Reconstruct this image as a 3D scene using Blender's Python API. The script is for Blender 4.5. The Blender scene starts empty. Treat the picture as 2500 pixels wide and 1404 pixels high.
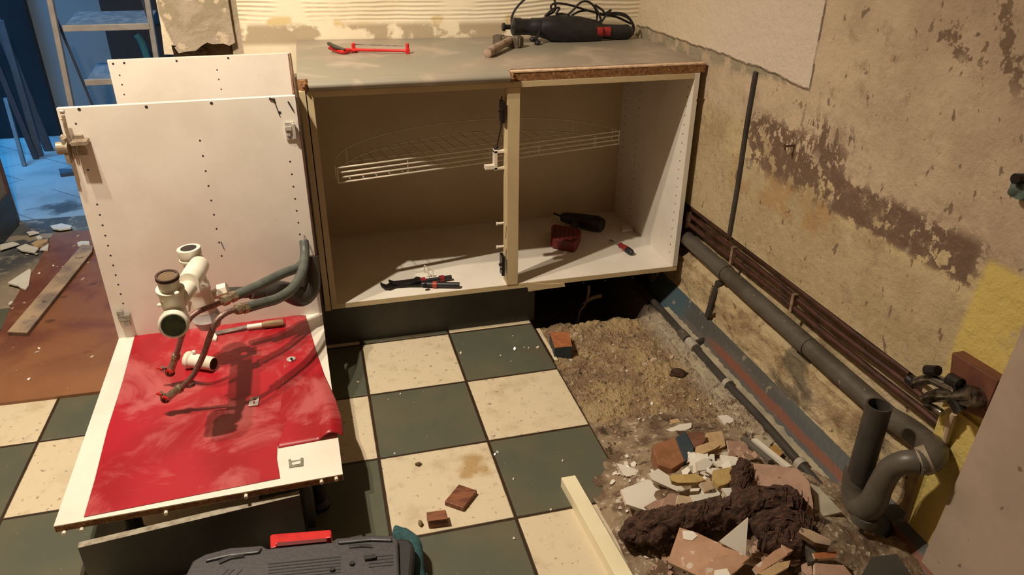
import bpy, bmesh, math, random
from mathutils import Vector, Matrix, noise
random.seed(7)
C = bpy.context.scene
COL = C.collection
# ------------------------------------------------------------------ camera, lights, exposure
F, YAW, PIT, ROL = 1810.9, 0.2610, 0.4736, 0.0086
CAM = Vector((-0.0639, -1.9635, 1.3644))
_cy, _sy, _cp, _sp, _cr, _sr = math.cos(YAW), math.sin(YAW), math.cos(PIT), math.sin(PIT), math.cos(ROL), math.sin(ROL)
_f = Vector((_sy*_cp, _cy*_cp, -_sp)); _r = Vector((_cy, -_sy, 0)); _u = _r.cross(_f)
RT = _cr*_r + _sr*_u; UP = -_sr*_r + _cr*_u; FW = _f
cd = bpy.data.cameras.new('camera'); cam = bpy.data.objects.new('camera', cd); COL.objects.link(cam)
cd.sensor_width = 36; cd.lens = F/2500*36; cd.clip_start = 0.02
m = Matrix((RT, UP, -FW)).transposed().to_4x4(); m.translation = CAM; cam.matrix_world = m
C.camera = cam
C.view_settings.view_transform = 'Standard'; C.view_settings.look = 'None'
C.view_settings.gamma = 1; C.view_settings.use_curve_mapping = False; C.view_settings.exposure = 0.0
w = bpy.data.worlds.new('night'); C.world = w; w.use_nodes = True
w.node_tree.nodes['Background'].inputs[0].default_value = (.02, .03, .06, 1); w.node_tree.nodes['Background'].inputs[1].default_value = .3
def light(name, kind, loc, energy, color, size=.05, rot=None, sy=None):
    l = bpy.data.lights.new(name, kind); l.energy = energy; l.color = color
    if kind == 'AREA':
        l.size = size
        if sy: l.shape = 'RECTANGLE'; l.size_y = sy
    else: l.shadow_soft_size = size
    o = bpy.data.objects.new(name, l); COL.objects.link(o); o.location = loc
    if rot: o.rotation_euler = rot
    return o
WARM = (1.0, .87, .68)
for _p, _e in (((-.72, -.38, 2.45), 195), ((-.84, -.22, 2.45), 95)):      # two reflector bulbs of the ceiling lamp
    _l = light('ceiling_bulb', 'SPOT', _p, _e, WARM, .02, (math.radians(8), math.radians(3), 0)); _l.data.spot_size = math.radians(158); _l.data.spot_blend = .85
light('blue_room_light', 'AREA', (-2.5, 3.1, 2.2), 48, (.08, .46, .95), .9, (0, math.radians(-12), 0)).data.spread = math.radians(130)

def P(u, v, x=None, y=None, z=None):
    """point of the place seen at photo pixel (u, v) on a plane of the room"""
    d = FW + (u-1250)/F*RT - (v-702)/F*UP
    if x is not None: t = (x-CAM.x)/d.x
    elif y is not None: t = (y-CAM.y)/d.y
    else: t = (z-CAM.z)/d.z
    return CAM + d*t

# ------------------------------------------------------------------ materials
class X:
    """tiny expression builder over math nodes"""
    def __init__(s, nt, sock): s.nt, s.k = nt, sock
    def _op(s, op, *a, clamp=False):
        n = s.nt.nodes.new('ShaderNodeMath'); n.operation = op; n.use_clamp = clamp
        for i, v in enumerate((s,)+a):
            if isinstance(v, X): s.nt.links.new(v.k, n.inputs[i])
            else: n.inputs[i].default_value = v
        return X(s.nt, n.outputs[0])
    def __add__(s, o): return s._op('ADD', o)
    def __sub__(s, o): return s._op('SUBTRACT', o)
    def __mul__(s, o): return s._op('MULTIPLY', o)
    def __rsub__(s, o): return (s*-1)+o
    __radd__ = __add__; __rmul__ = __mul__
    def max(s, o): return s._op('MAXIMUM', o)
    def min(s, o): return s._op('MINIMUM', o)
    def abs(s): return s._op('ABSOLUTE')
    def floor(s): return s._op('FLOOR')
    def sin(s): return s._op('SINE')
    def mod(s, o): return s._op('FLOORED_MODULO', o)
    def ss(s, a, b):
        n = s.nt.nodes.new('ShaderNodeMapRange'); n.interpolation_type = 'SMOOTHSTEP'
        s.nt.links.new(s.k, n.inputs['Value']); n.inputs['From Min'].default_value = a; n.inputs['From Max'].default_value = b
        return X(s.nt, n.outputs['Result'])
    def box(s, a, b, w): return s.ss(a-w, a+w)*(1-s.ss(b-w, b+w))
class M:
    def __init__(s, name, rough=.6, metal=0., spec=.5, space='object'):
        s.m = bpy.data.materials.new(name); s.m.use_nodes = True; s.nt = s.m.node_tree
        s.b = s.nt.nodes['Principled BSDF']; s.b.inputs['Roughness'].default_value = rough
        s.b.inputs['Metallic'].default_value = metal; s.b.inputs['Specular IOR Level'].default_value = spec
        if space == 'object':
            n = s.nt.nodes.new('ShaderNodeTexCoord'); s.co = n.outputs['Object']
        else:
            n = s.nt.nodes.new('ShaderNodeNewGeometry'); s.co = n.outputs['Position']
    def xyz(s):
        n = s.nt.nodes.new('ShaderNodeSeparateXYZ'); s.nt.links.new(s.co, n.inputs[0])
        return [X(s.nt, n.outputs[i]) for i in range(3)]
    def noise(s, sc, det=4, rough=.55, stretch=None, dist=0., off=0.):
        src = s.co
        if stretch or off:
            mp = s.nt.nodes.new('ShaderNodeMapping'); s.nt.links.new(src, mp.inputs[0])
            if stretch: mp.inputs['Scale'].default_value = stretch
            mp.inputs['Location'].default_value = (off, off*.7, off*1.3); src = mp.outputs[0]
        n = s.nt.nodes.new('ShaderNodeTexNoise'); n.inputs['Scale'].default_value = sc; n.inputs['Detail'].default_value = det
        n.inputs['Roughness'].default_value = rough; n.inputs['Distortion'].default_value = dist
        s.nt.links.new(src, n.inputs['Vector']); return X(s.nt, n.outputs['Fac'])
    def voro(s, sc, feat='F1'):
        n = s.nt.nodes.new('ShaderNodeTexVoronoi'); n.inputs['Scale'].default_value = sc; n.feature = feat
        s.nt.links.new(s.co, n.inputs['Vector']); return X(s.nt, n.outputs['Distance'])
    def col(s, c):
        n = s.nt.nodes.new('ShaderNodeRGB'); n.outputs[0].default_value = (*c, 1); return n.outputs[0]
    def mix(s, a, b, f):
        n = s.nt.nodes.new('ShaderNodeMix'); n.data_type = 'RGBA'
        for sock, v in ((n.inputs[6], a), (n.inputs[7], b)):
            if isinstance(v, tuple): sock.default_value = (*v, 1)
            else: s.nt.links.new(v, sock)
        if isinstance(f, X): s.nt.links.new(f.k, n.inputs[0])
        else: n.inputs[0].default_value = f
        return n.outputs[2]
    def base(s, c):
        if isinstance(c, tuple): s.b.inputs['Base Color'].default_value = (*c, 1)
        else: s.nt.links.new(c, s.b.inputs['Base Color'])
    def bump(s, h, dist=.002, strength=1.):
        n = s.nt.nodes.new('ShaderNodeBump'); n.inputs['Distance'].default_value = dist; n.inputs['Strength'].default_value = strength
        s.nt.links.new(h.k, n.inputs['Height']); s.nt.links.new(n.outputs[0], s.b.inputs['Normal'])
MATS = {}
def simple(name, c, c2=None, sc=12, rough=.6, metal=0., bump=0., stretch=None, speck=None, spec=.5, thr=(.4, .65)):
    """two-tone noise material with optional specks"""
    if name in MATS: return MATS[name]
    k = M(name, rough, metal, spec)
    c2 = c2 or tuple(v*.8 for v in c)
    n = k.noise(sc, 5, .6, stretch)
    o = k.mix(c, c2, n.ss(*thr))
    if speck: o = k.mix(o, speck[0], k.noise(speck[1], 2, .5, off=3.).ss(speck[2], speck[2]+.04))
    k.base(o)
    if bump: k.bump(n, bump)
    MATS[name] = k.m; return k.m
white_mel = simple('white_melamine', (.80, .74, .66), (.73, .66, .58), 4, .35, bump=0, speck=((.6, .52, .42), 60, .76))
cream = simple('cream_melamine', (.60, .48, .29), (.54, .42, .25), 5, .4, speck=((.35, .27, .17), 70, .76))
back_mel = simple('yellowed_back_board', (.60, .48, .32), (.55, .43, .28), 3, .5)
zinc = simple('pale_zinc', (.62, .58, .52), (.45, .42, .38), 60, .35, .35)
chip = simple('raw_chipboard', (.27, .125, .045), (.15, .065, .022), 90, .9, bump=.002, speck=((.42, .24, .11), 120, .64))
chiplite = simple('torn_chipboard', (.72, .52, .36), (.5, .33, .2), 60, .9, bump=.002)
dark_hole = simple('drill_hole_dark', (.03, .02, .015), rough=.9)
hardboard = simple('brown_hardboard', (.10, .045, .03), (.06, .03, .02), 20, .7)
plinth_grey = simple('grey_plinth_laminate', (.058, .053, .044), (.042, .038, .032), 8, .5)
edge_grey = simple('dusty_board_edge', (.36, .32, .25), (.22, .18, .13), 40, .8, bump=.001)
black_pl = simple('black_plastic', (.012, .011, .013), (.02, .018, .02), 30, .45)
black_metal = simple('blackened_steel', (.02, .018, .018), (.04, .03, .028), 60, .4, .6)
steel = simple('zinc_steel', (.42, .39, .35), (.22, .2, .18), 50, .35, .6)
brass = simple('dull_brass_nut', (.42, .34, .24), (.22, .15, .09), 70, .4, .8)
braid = simple('braided_steel_hose', (.30, .19, .16), (.14, .08, .07), 260, .45, .6, bump=.0008)
pvc_white = simple('white_plastic_pipe', (.80, .76, .66), (.68, .62, .50), 14, .35, speck=((.3, .2, .1), 50, .72))
pvc_aged = simple('greyish_white_plastic', (.50, .46, .46), (.40, .36, .35), 18, .35)
rubber = simple('brown_rubber_seal', (.06, .025, .015), rough=.7)
green_scale = simple('dark_green_opening', (.035, .045, .012), (.015, .02, .008), 60, .6)
hose_grey = simple('grey_corrugated_hose', (.10, .11, .095), (.07, .078, .068), 30, .5)
grey_pvc = simple('grey_drain_pvc', (.105, .09, .074), (.07, .058, .046), 10, .42, speck=((.25, .2, .15), 40, .70))
grey_pvc_d = simple('dark_grey_pvc', (.055, .048, .042), (.04, .034, .03), 10, .4)
red_pl = simple('red_plastic', (.62, .02, .02), (.5, .015, .015), 30, .4)
red_drk = simple('dark_red_plastic', (.25, .01, .015), (.16, .008, .01), 60, .5)
orange_pl = simple('orange_red_grip', (.5, .05, .02), rough=.5)
olive_pl = simple('olive_black_rubber', (.05, .045, .025), rough=.6)
wood_hand = simple('worn_wood_handle', (.34, .20, .10), (.16, .09, .04), 14, .6, stretch=(1, 6, 6), bump=.001)
wood_red = simple('reddish_wood_block', (.24, .085, .035), (.12, .035, .018), 20, .6, stretch=(1, 5, 5), bump=.001, speck=((.4, .2, .12), 50, .68))
wood_grey = simple('weathered_lath', (.42, .30, .19), (.21, .155, .13), 7, .8, bump=.001, speck=((.12, .09, .07), 30, .66))
wood_side = simple('lath_dark_side', (.16, .085, .045), (.09, .05, .03), 30, .85)
wood_brown = simple('brown_board', (.20, .085, .045), (.12, .05, .03), 14, .7, stretch=(1, 4, 4))
batten_m = simple('cream_painted_batten', (.82, .74, .52), (.74, .65, .44), 6, .5)
terra = simple('terracotta_biscuit', (.47, .275, .175), (.38, .215, .13), 16, .85, bump=.001, speck=((.6, .5, .4), 30, .68))
terra_pink = simple('pink_tile_back', (.40, .25, .18), (.33, .20, .14), 26, .85, bump=.0012, speck=((.2, .1, .07), 60, .66))
glaze = simple('white_tile_glaze', (.74, .70, .62), (.68, .63, .54), 6, .25)
glaze_edge = simple('white_tile_broken_edge', (.60, .48, .36), (.5, .38, .27), 60, .9)
buff = simple('buff_mortar', (.50, .34, .18), (.38, .25, .13), 30, .9, bump=.002)
buff_yel = simple('yellow_mortar', (.46, .32, .12), (.36, .24, .09), 25, .9, bump=.002, speck=((.2, .12, .05), 40, .66))
brick_or = simple('orange_brick_face', (.36, .12, .04), (.26, .085, .03), 40, .85, bump=.0015, speck=((.4, .25, .15), 80, .68))
brick_blue = simple('blue_painted_side', (.022, .04, .055), (.035, .05, .06), 20, .6)
peat = simple('dark_brown_fibre_wool', (.042, .020, .013), (.10, .048, .030), 60, 1, bump=.008, stretch=(1, 2.5, 1))
copper = simple('dark_copper_pipe', (.085, .032, .022), (.045, .019, .014), 20, .55, .3)
chrome = simple('tarnished_chrome', (.32, .30, .26), (.08, .06, .045), 45, .25, .95)
teal_cloth = simple('teal_towel', (.03, .095, .105), (.02, .065, .075), 80, .95, bump=.002)
tool_grey = simple('charcoal_case_plastic', (.065, .06, .066), (.05, .047, .052), 120, .45, bump=.0004)
tool_dark = simple('case_groove_black', (.02, .018, .02), rough=.6)
vinyl = M('red_vinyl', .38)
_n = vinyl.noise(5, 6, .65, dist=.6); vinyl.base(vinyl.mix(vinyl.mix((.40, .011, .021), (.31, .007, .014), vinyl.noise(3, 2).ss(.4, .6)), (.50, .12, .12), _n.ss(.46, .62)*.7)); vinyl.bump(vinyl.noise(3, 2), .004); vinyl = vinyl.m
lam = M('grey_worktop_laminate', .5)
_n = lam.noise(5, 6, .6, dist=.5); lam.base(lam.mix(lam.mix((.255, .23, .18), (.31, .255, .20), lam.noise(2.3, 3).ss(.42, .6)), (.44, .36, .28), _n.ss(.50, .70)*.8)); lam = lam.m
alu = simple('grey_white_ladder_frame', (.36, .33, .31), rough=.4)
alu_d = simple('ladder_dark_strut', (.05, .06, .09), rough=.5)
step_m = simple('ladder_tread_rubber', (.10, .16, .24), (.2, .27, .35), 30, .7)
wire_m = simple('white_coated_wire', (.72, .66, .55), (.66, .58, .46), 30, .4)

# ------------------------------------------------------------------ mesh builder
def frame(a, b):
    z = (b-a).normalized(); t = Vector((0, 0, 1)) if abs(z.z) < .95 else Vector((1, 0, 0))
    x = t.cross(z).normalized(); return x, z.cross(x), z
class B:
    def __init__(s): s.v, s.f, s.mi, s.k = [], [], [], 0
    def add(s, vs, fs, k=None):
        o = len(s.v); s.v += [Vector(v) for v in vs]; s.f += [[i+o for i in f] for f in fs]; s.mi += [s.k if k is None else k]*len(fs); return s
    def box(s, a, b, rot=None, k=None):
        x0, y0, z0 = a; x1, y1, z1 = b
        vs = [Vector(p) for p in ((x0,y0,z0),(x1,y0,z0),(x1,y1,z0),(x0,y1,z0),(x0,y0,z1),(x1,y0,z1),(x1,y1,z1),(x0,y1,z1))]
        if rot is not None: vs = [rot @ v for v in vs]
        return s.add(vs, [(0,3,2,1),(4,5,6,7),(0,1,5,4),(1,2,6,5),(2,3,7,6),(3,0,4,7)], k)
    def prism(s, poly, d, k=None, ktop=None, kbot=None):
        """extrude a polygon of 3D points by vector d"""
        n = len(poly); d = Vector(d); p = [Vector(q) for q in poly]
        nrm = sum((p[i].cross(p[(i+1) % n]) for i in range(n)), Vector())
        if nrm.dot(d) < 0: p.reverse()
        o = len(s.v); s.v += p+[q+d for q in p]; kk = s.k if k is None else k
        s.f.append(list(range(o+n-1, o-1, -1))); s.mi.append(kk if kbot is None else kbot)
        s.f.append([o+n+i for i in range(n)]); s.mi.append(kk if ktop is None else ktop)
        for i in range(n): s.f.append([o+i, o+(i+1) % n, o+n+(i+1) % n, o+n+i]); s.mi.append(kk)
        return s
    def lathe(s, a, b, prof, n=24, k=None, caps=True):
        """profile [(t along a->b in metres, radius)]"""
        a, b = Vector(a), Vector(b); x, y, z = frame(a, b); o = len(s.v); kk = s.k if k is None else k
        for t, r in prof:
            for i in range(n):
                g = 2*math.pi*i/n; s.v.append(a+z*t+x*(r*math.cos(g))+y*(r*math.sin(g)))
        for j in range(len(prof)-1):
            for i in range(n):
                s.f.append([o+j*n+i, o+j*n+(i+1) % n, o+(j+1)*n+(i+1) % n, o+(j+1)*n+i]); s.mi.append(kk)
        if caps:
            s.f.append([o+i for i in range(n-1, -1, -1)]); s.mi.append(kk)
            q = o+(len(prof)-1)*n; s.f.append([q+i for i in range(n)]); s.mi.append(kk)
        return s
    def cyl(s, a, b, r, n=20, k=None, r2=None):
        L = (Vector(b)-Vector(a)).length; return s.lathe(a, b, [(0, r), (L, r if r2 is None else r2)], n, k)
    def tube(s, pts, r, n=12, k=None, sub=6, caps=True, ridge=0., closed=False):
        """smooth tube through points; r may be a list"""
        p = [Vector(q) for q in pts]; rr = r if isinstance(r, (list, tuple)) else [r]*len(p)
        if sub > 1 and len(p) > 2:
            q, qr = [], []
            for i in range(len(p)-1):
                p0, p1, p2, p3 = p[max(i-1, 0)], p[i], p[i+1], p[min(i+2, len(p)-1)]
                for j in range(sub):
                    t = j/sub
                    q.append(.5*((2*p1)+(p2-p0)*t+(2*p0-5*p1+4*p2-p3)*t*t+(3*p1-p0-3*p2+p3)*t**3)); qr.append(rr[i]*(1-t)+rr[i+1]*t)
            q.append(p[-1]); qr.append(rr[-1]); p, rr = q, qr
        if ridge:
            L = [0]
            for i in range(1, len(p)): L.append(L[-1]+(p[i]-p[i-1]).length)
            N = int(L[-1]/.0035); q, qr = [], []; j = 0
            for i in range(N+1):
                t = L[-1]*i/N
                while j < len(L)-2 and L[j+1] < t: j += 1
                u = (t-L[j])/max(L[j+1]-L[j], 1e-9); q.append(p[j].lerp(p[j+1], u)); qr.append((rr[j]*(1-u)+rr[j+1]*u)*(1+(ridge if i % 2 else 0)))
            p, rr = q, qr
        o = len(s.v); kk = s.k if k is None else k; xx = None
        for i, c in enumerate(p):
            t = (p[min(i+1, len(p)-1)]-p[max(i-1, 0)]).normalized()
            if xx is None: xx = frame(Vector(), t)[0]
            xx = (xx-t*xx.dot(t)).normalized(); yy = t.cross(xx)
            for j in range(n):
                g = 2*math.pi*j/n; s.v.append(c+xx*(rr[i]*math.cos(g))+yy*(rr[i]*math.sin(g)))
        for i in range(len(p)-1):
            for j in range(n): s.f.append([o+i*n+j, o+i*n+(j+1) % n, o+(i+1)*n+(j+1) % n, o+(i+1)*n+j]); s.mi.append(kk)
        if caps:
            s.f.append([o+i for i in range(n-1, -1, -1)]); s.mi.append(kk)
            q = o+(len(p)-1)*n; s.f.append([q+i for i in range(n)]); s.mi.append(kk)
        return s
    def grid(s, fn, nu, nv, k=None, thick=0):
        o = len(s.v); kk = s.k if k is None else k
        for j in range(nv+1):
            for i in range(nu+1): s.v.append(Vector(fn(i/nu, j/nv)))
        for j in range(nv):
            for i in range(nu):
                a = o+j*(nu+1)+i; s.f.append([a, a+1, a+nu+2, a+nu+1]); s.mi.append(kk)
        return s
    def blob(s, c, rad, seed=0, amp=.2, n=3, k=None, fr=1.5):
        bm = bmesh.new(); bmesh.ops.create_icosphere(bm, subdivisions=n, radius=1); vs = []
        for v in bm.verts:
            d = v.co.normalized(); a = 1+amp*noise.noise(d*fr+Vector((seed*3.1, seed, 0)))*2+amp*.5*noise.noise(d*fr*3+Vector((seed, 5, 0)))
            vs.append(Vector((d.x*rad[0]*a, d.y*rad[1]*a, d.z*rad[2]*a))+Vector(c))
        s.add(vs, [[v.index for v in f.verts] for f in bm.faces], k); bm.free(); return s
    def build(s, name, mats, parent=None, smooth=False, bevel=0., sub=0, seg=2, flat_angle=None):
        if not isinstance(mats, (list, tuple)): mats = [mats]
        me = bpy.data.meshes.new(name)
        if parent is not None: off = parent_world(parent)
        else:
            n = len(s.v); off = Vector((sum(v.x for v in s.v)/n, sum(v.y for v in s.v)/n, min(v.z for v in s.v)))
        me.from_pydata([v-off for v in s.v], [], s.f)
        for mt in mats: me.materials.append(mt)
        for p, i in zip(me.polygons, s.mi): p.material_index = min(i, len(mats)-1); p.use_smooth = smooth
        me.validate(); me.update()
        if smooth:
            try: me.set_sharp_from_angle(angle=math.radians(flat_angle or 40))
            except Exception: pass
        o = bpy.data.objects.new(name, me); COL.objects.link(o)
        if parent is not None: o.parent = parent
        else: o.location = off
        if bevel:
            b = o.modifiers.new('bevel', 'BEVEL'); b.width = bevel; b.segments = seg; b.limit_method = 'ANGLE'
        if sub: o.modifiers.new('sub', 'SUBSURF').render_levels = sub
        return o
def parent_world(o):
    v = Vector(o.location); p = o.parent
    while p is not None: v += Vector(p.location); p = p.parent
    return v
def tag(o, label, cat, group=None, kind=None):
    o['label'] = label; o['category'] = cat
    if group: o['group'] = group
    if kind: o['kind'] = kind
    return o
def thing(name, loc, label, cat, group=None):
    o = bpy.data.objects.new(name, None); COL.objects.link(o); o.location = loc; o.empty_display_size = .05
    return tag(o, label, cat, group)
def struct(name, b, mats, **kw):
    o = b.build(name, mats, **kw); o['kind'] = 'structure'; return o
def fbm(x, y, s, seed=0): return noise.fractal(Vector((x*s, y*s, seed)), 1.0, 2.0, 4)
def rotz(a, c=(0, 0, 0)): return Matrix.Translation(c) @ Matrix.Rotation(a, 4, 'Z') @ Matrix.Translation(-Vector(c))

# ------------------------------------------------------------------ structure
S = .3106                                   # tile pitch
k = M('checker_floor_tiles', .42, space='world'); x, y, z = k.xyz()
ix, iy = (x*(1/S)).floor(), (y*(1/S)).floor(); par = (ix+iy).mod(2.)
gx = (x*(1/S)).mod(1.)-.5; gy = (y*(1/S)).mod(1.)-.5; edge = gx.abs().max(gy.abs())+(k.noise(30, 2)-.5)*.006
blot = k.noise(7, 6, .65).ss(.50, .72); spk = k.noise(55, 3, .6).ss(.63, .70); fine = k.noise(26, 4, .6, off=4.).ss(.55, .72)
wt = k.mix((.66, .56, .40), (.46, .36, .23), blot*.6); wt = k.mix(wt, (.22, .15, .09), spk*.75); wt = k.mix(wt, (.34, .25, .16), fine*.35)
rust = (x-.33).abs().ss(.0, .06); rs = (1-((x-.245).abs().max((y+.40).abs()*.8)+(k.noise(22, 3)-.5)*.09).ss(.015, .05))
wt = k.mix(wt, (.36, .20, .05), rs*.7)
gr = k.mix((.092, .098, .070), (.125, .115, .075), k.noise(4, 4).ss(.4, .7)); gr = k.mix(gr, (.13, .085, .045), (k.noise(3, 4, off=2.).ss(.55, .75))*.5)
gr = k.mix(gr, (.4, .36, .3), k.noise(80, 2, off=7.).ss(.72, .76)*.7)
c = k.mix(wt, gr, par); c = k.mix(c, (.035, .018, .008), edge.ss(.484, .490)); k.base(c); k.bump((1-edge.ss(.480, .492))+spk*-.1, .002); floor_m = k.m
b = B()
for (x0, x1, y0, y1) in ((-3.2, -1.45, -3.4, .9), (-1.45, .62, -3.4, 1.7), (.62, 1.45, -3.4, -.60)):
    b.box((x0, y0, -.05), (x1, y1, 0))
b.box((.62, .05, -.05), (.638, .27, 0))
struct('floor', b, floor_m)
# dug-out ground
def gz(x, y):
    h = -.012+.012*fbm(x, y, 3.5, 2)+.007*fbm(x, y, 14, 5)+.005*max(0, fbm(x, y, 34, 9))*2
    h += .02*max(0, 1-abs(x-1.10)/.09)
    h += .010*max(0, fbm(x, y, 55, 12))+.006*fbm(x, y, 20, 15)
    if x < .71: h = min(h, -.004)
    t = min(1, max(0, (y-.285+.03*fbm(x, y, 6, 1))/.07)); h -= .13*t*min(1, max(0, (1.075-x)/.04))  # ground sunk below the cabinet to deepen the shadow there
    return h
k = M('dug_earth', .95, space='world'); x, y, z = k.xyz()
n1 = k.noise(5, 5, .6, dist=.4); n2 = k.noise(45, 4, .7); c = k.mix((.42, .30, .155), (.235, .15, .085), n1.ss(.40, .62)); c = k.mix(c, (.55, .44, .29), n2.ss(.54, .68)*.7)
c = k.mix(c, (.07, .04, .022), k.noise(30, 3, .6, off=5.).ss(.60, .70)*.8); c = k.mix(c, (.44, .37, .28), (x+(n1-.5)*.06).ss(1.0, 1.07)*.75); c = k.mix(c, (.05, .03, .018), (y+(n1-.5)*.05).ss(.27, .31)*.85)  # last mix paints the cabinet's shadow into the earth colour behind its front
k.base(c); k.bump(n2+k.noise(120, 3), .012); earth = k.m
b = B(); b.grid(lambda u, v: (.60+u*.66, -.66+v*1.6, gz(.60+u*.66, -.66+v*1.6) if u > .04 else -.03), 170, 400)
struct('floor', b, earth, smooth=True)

# back wall (slightly askew to the cabinets)
def wb(xx): return .885+(1.2-xx)*.1183        # y of the back wall at x
k = M('tile_adhesive_wall', .85, space='world'); x, y, z = k.xyz()
rid = ((z+(k.noise(1.6, 3)-.5)*.07)*(2*math.pi/.015)).sin(); zone = (k.noise(3, 4, .5, off=2.).ss(.36, .46))*z.ss(.975, .99)
c = k.mix((.76, .65, .47), (.84, .74, .56), k.noise(4, 4).ss(.4, .6))
c = k.mix(c, (.40, .31, .20), (k.noise(9, 5, .6, off=1.).ss(.42, .50)*z.box(.90, .972, .012))*.9)
c = k.mix(c, (.60, .44, .16), k.noise(8, 3, off=6.).ss(.55, .62)*z.box(.965, 1.0, .01)*.7)
c = k.mix(c, (.15, .09, .05), k.noise(22, 4, .6, off=9.).ss(.70, .74)*.7)
c = k.mix(c, (.50, .40, .26), (rid*.5+.5).ss(.0, .5)*zone*-.0+(1-(rid*.5+.5).ss(.1, .5))*zone*.25)
k.base(c); k.bump(rid*zone*.5+k.noise(25, 4)*.7, .0022); adh = k.m
b = B(); xa, xb = -.30, 1.25
b.prism([(xa, wb(xa), -.05), (xb, wb(xb), -.05), (xb, wb(xb)+.15, -.05), (xa, wb(xa)+.15, -.05)], (0, 0, 2.75)); struct('wall_back', b, adh)
# pier at the left end, broken at the bottom
k = M('grey_cement_pier', .9, space='world'); x, y, z = k.xyz(); n1 = k.noise(6, 5, .6, dist=.5)
c = k.mix((.40, .32, .24), (.30, .245, .16), n1.ss(.42, .55)); c = k.mix(c, (.62, .50, .36), k.noise(12, 4, off=3.).ss(.60, .64)*.8)
c = k.mix(c, (.72, .60, .44), 1-(x+(k.noise(9, 4)-.5)*.03+(z-.9)*.18).ss(-.545, -.535)); k.base(c); k.bump(n1+k.noise(60, 3)*.4, .006); pier_m = k.m
yp = 1.06
pts = [(401, 133), (392, 60), (384, -60), (560, -60), (566, 60), (574, 104), (560, 112), (545, 106), (520, 108), (505, 104), (492, 112), (478, 124), (455, 126), (436, 130), (426, 116), (432, 112), (418, 110), (424, 133)]
poly = [P(u, v, y=yp) for u, v in pts]; poly[2].z = poly[3].z = 2.65; poly[2].x, poly[3].x = -.555, -.325
low = poly[5].z
b = B(); b.prism(poly, (0, .62, 0)); struct('wall_pier', b, pier_m)
b = B(); b.box((-.56, yp+.10, 0), (-.30, yp+.62, .93)); b.box((-.56, yp, 0), (-.30, yp+.09, .80)); b.blob(P(470, 128, y=yp+.06), (.05, .03, .02), 3, .3)
struct('wall_pier', b, simple('rubble_core', (.30, .22, .14), (.12, .08, .05), 20, .95, bump=.006))
# wall stub under pier visible behind back wall corner
b = B(); b.box((-.34, wb(-.3)+.02, 0), (-.28, wb(-.3)+.6, 2.6)); struct('wall_pier', b, pier_m)

# right wall
k = M('stripped_plaster', .88, space='world'); x, y, z = k.xyz()
wv = k.noise(9, 5, .6); fin = k.noise(38, 5, .7); big = k.noise(2.4, 4, .5); yw = y+(wv-.5)*.05; zw = z+(wv-.5)*.05
c = k.mix((.54, .42, .30), (.43, .33, .23), (big*.5+wv*.5).ss(.40, .60))                                   # pinkish beige upper plaster
low_ = 1-(zw+(y*-.06)).ss(.76, .80)
c = k.mix(c, k.mix((.54, .425, .25), (.38, .285, .16), (k.noise(6, 5, off=2.)*.6+fin*.4).ss(.40, .60)), low_)    # yellow-beige below
zb_ = (z+y*-.03+(k.noise(16, 3, off=8.)-.5)*.012)
c = k.mix(c, (.42, .335, .20), (1-zb_.ss(.665, .675))*.55)                                    # smoother coat at the bottom
c = k.mix(c, (.40, .235, .10), (k.noise(7, 5, .6, off=5.).ss(.44, .56))*(1-z.ss(.66, .70))*z.ss(.56, .60)*y.box(-.45, .05, .06)*.7)
spots = k.noise(34, 5, .72, off=1.5)
band = z.box(.67, .84, .03)*y.box(-.46, .02, .05); band2 = z.box(.665, .775, .02)*y.box(-.90, -.40, .03)
dens = band*.5+k.noise(7, 3, off=11.).ss(.42, .62)*band*.5
diag = (z-(.80+y*-.05)).abs().box(-.1, .035, .02)*0
band3 = z.box(.79, .89, .03)*y.box(-.47, -.24, .04); c = k.mix(c, (.155, .095, .062), ((spots+dens*.16).ss(.57, .60)*band).max((k.noise(26, 5, .7, (1, 1, .45), off=31.)).ss(.52, .56)*band3))
c = k.mix(c, (.155, .095, .065), (spots*.6+k.noise(11, 4, off=13.)*.4+band2*.1).ss(.535, .56)*band2*z.ss(.66, .675))
up = y.box(-1.2, -.58, .05)*z.ss(1.02, 1.10); c = k.mix(c, (.16, .10, .065), (k.noise(13, 5, .65, off=4.)).ss(.56, .60)*up*.9)
c = k.mix(c, (.15, .095, .06), k.noise(42, 4, .6, (1, 1, .6), off=21.).ss(.64, .68)*.8); c = k.mix(c, (.27, .19, .12), k.noise(17, 6, .7, off=41.).ss(.54, .70)*.55); c = k.mix(c, (.56, .45, .31), k.noise(12, 6, .7, off=51.).ss(.58, .70)*.5)
c = k.mix(c, (.30, .255, .18), (zw+y*.02).box(.925, .975, .012)*y.box(-.15, 1.0, .03)*k.noise(10, 4, off=3.).ss(.40, .5))   # grey smear below the panel
panel = (y+(k.noise(20, 3)-.5)*.012).ss(-.255, -.245)*(z-(.955-(y*-.06).max(0.)*1.+0.)+(k.noise(18, 3, off=2.)-.5)*.02).ss(-.005, .005)
pc = k.mix((.62, .53, .44), (.64, .53, .38), (y+(wv-.5)*.2).ss(.2, .6)); c = k.mix(c, pc, panel)
c = k.mix(c, (.10, .06, .04), (y+(k.noise(20, 3)-.5)*.012).box(-.256, -.248, .003)*z.ss(.93, .95)*k.noise(15, 3).ss(.4, .5)*.8)
yel = (1-(y+(z-.6).max(0.)*.10+(.42-z).max(0.)*.12+(wv-.5)*.02).ss(-.905, -.885)).max((y+z*-.15+(wv-.5)*.03).box(-1.3, -.985, .01)*(1-z.ss(.40, .43)))*(1-z.ss(.735, .76)); c = k.mix(c, (.60, .46, .14), yel*k.noise(9, 3).ss(.25, .45))
k.base(c); k.bump(fin*.6+wv+panel*.8, .009); plaster = k.m
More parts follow.
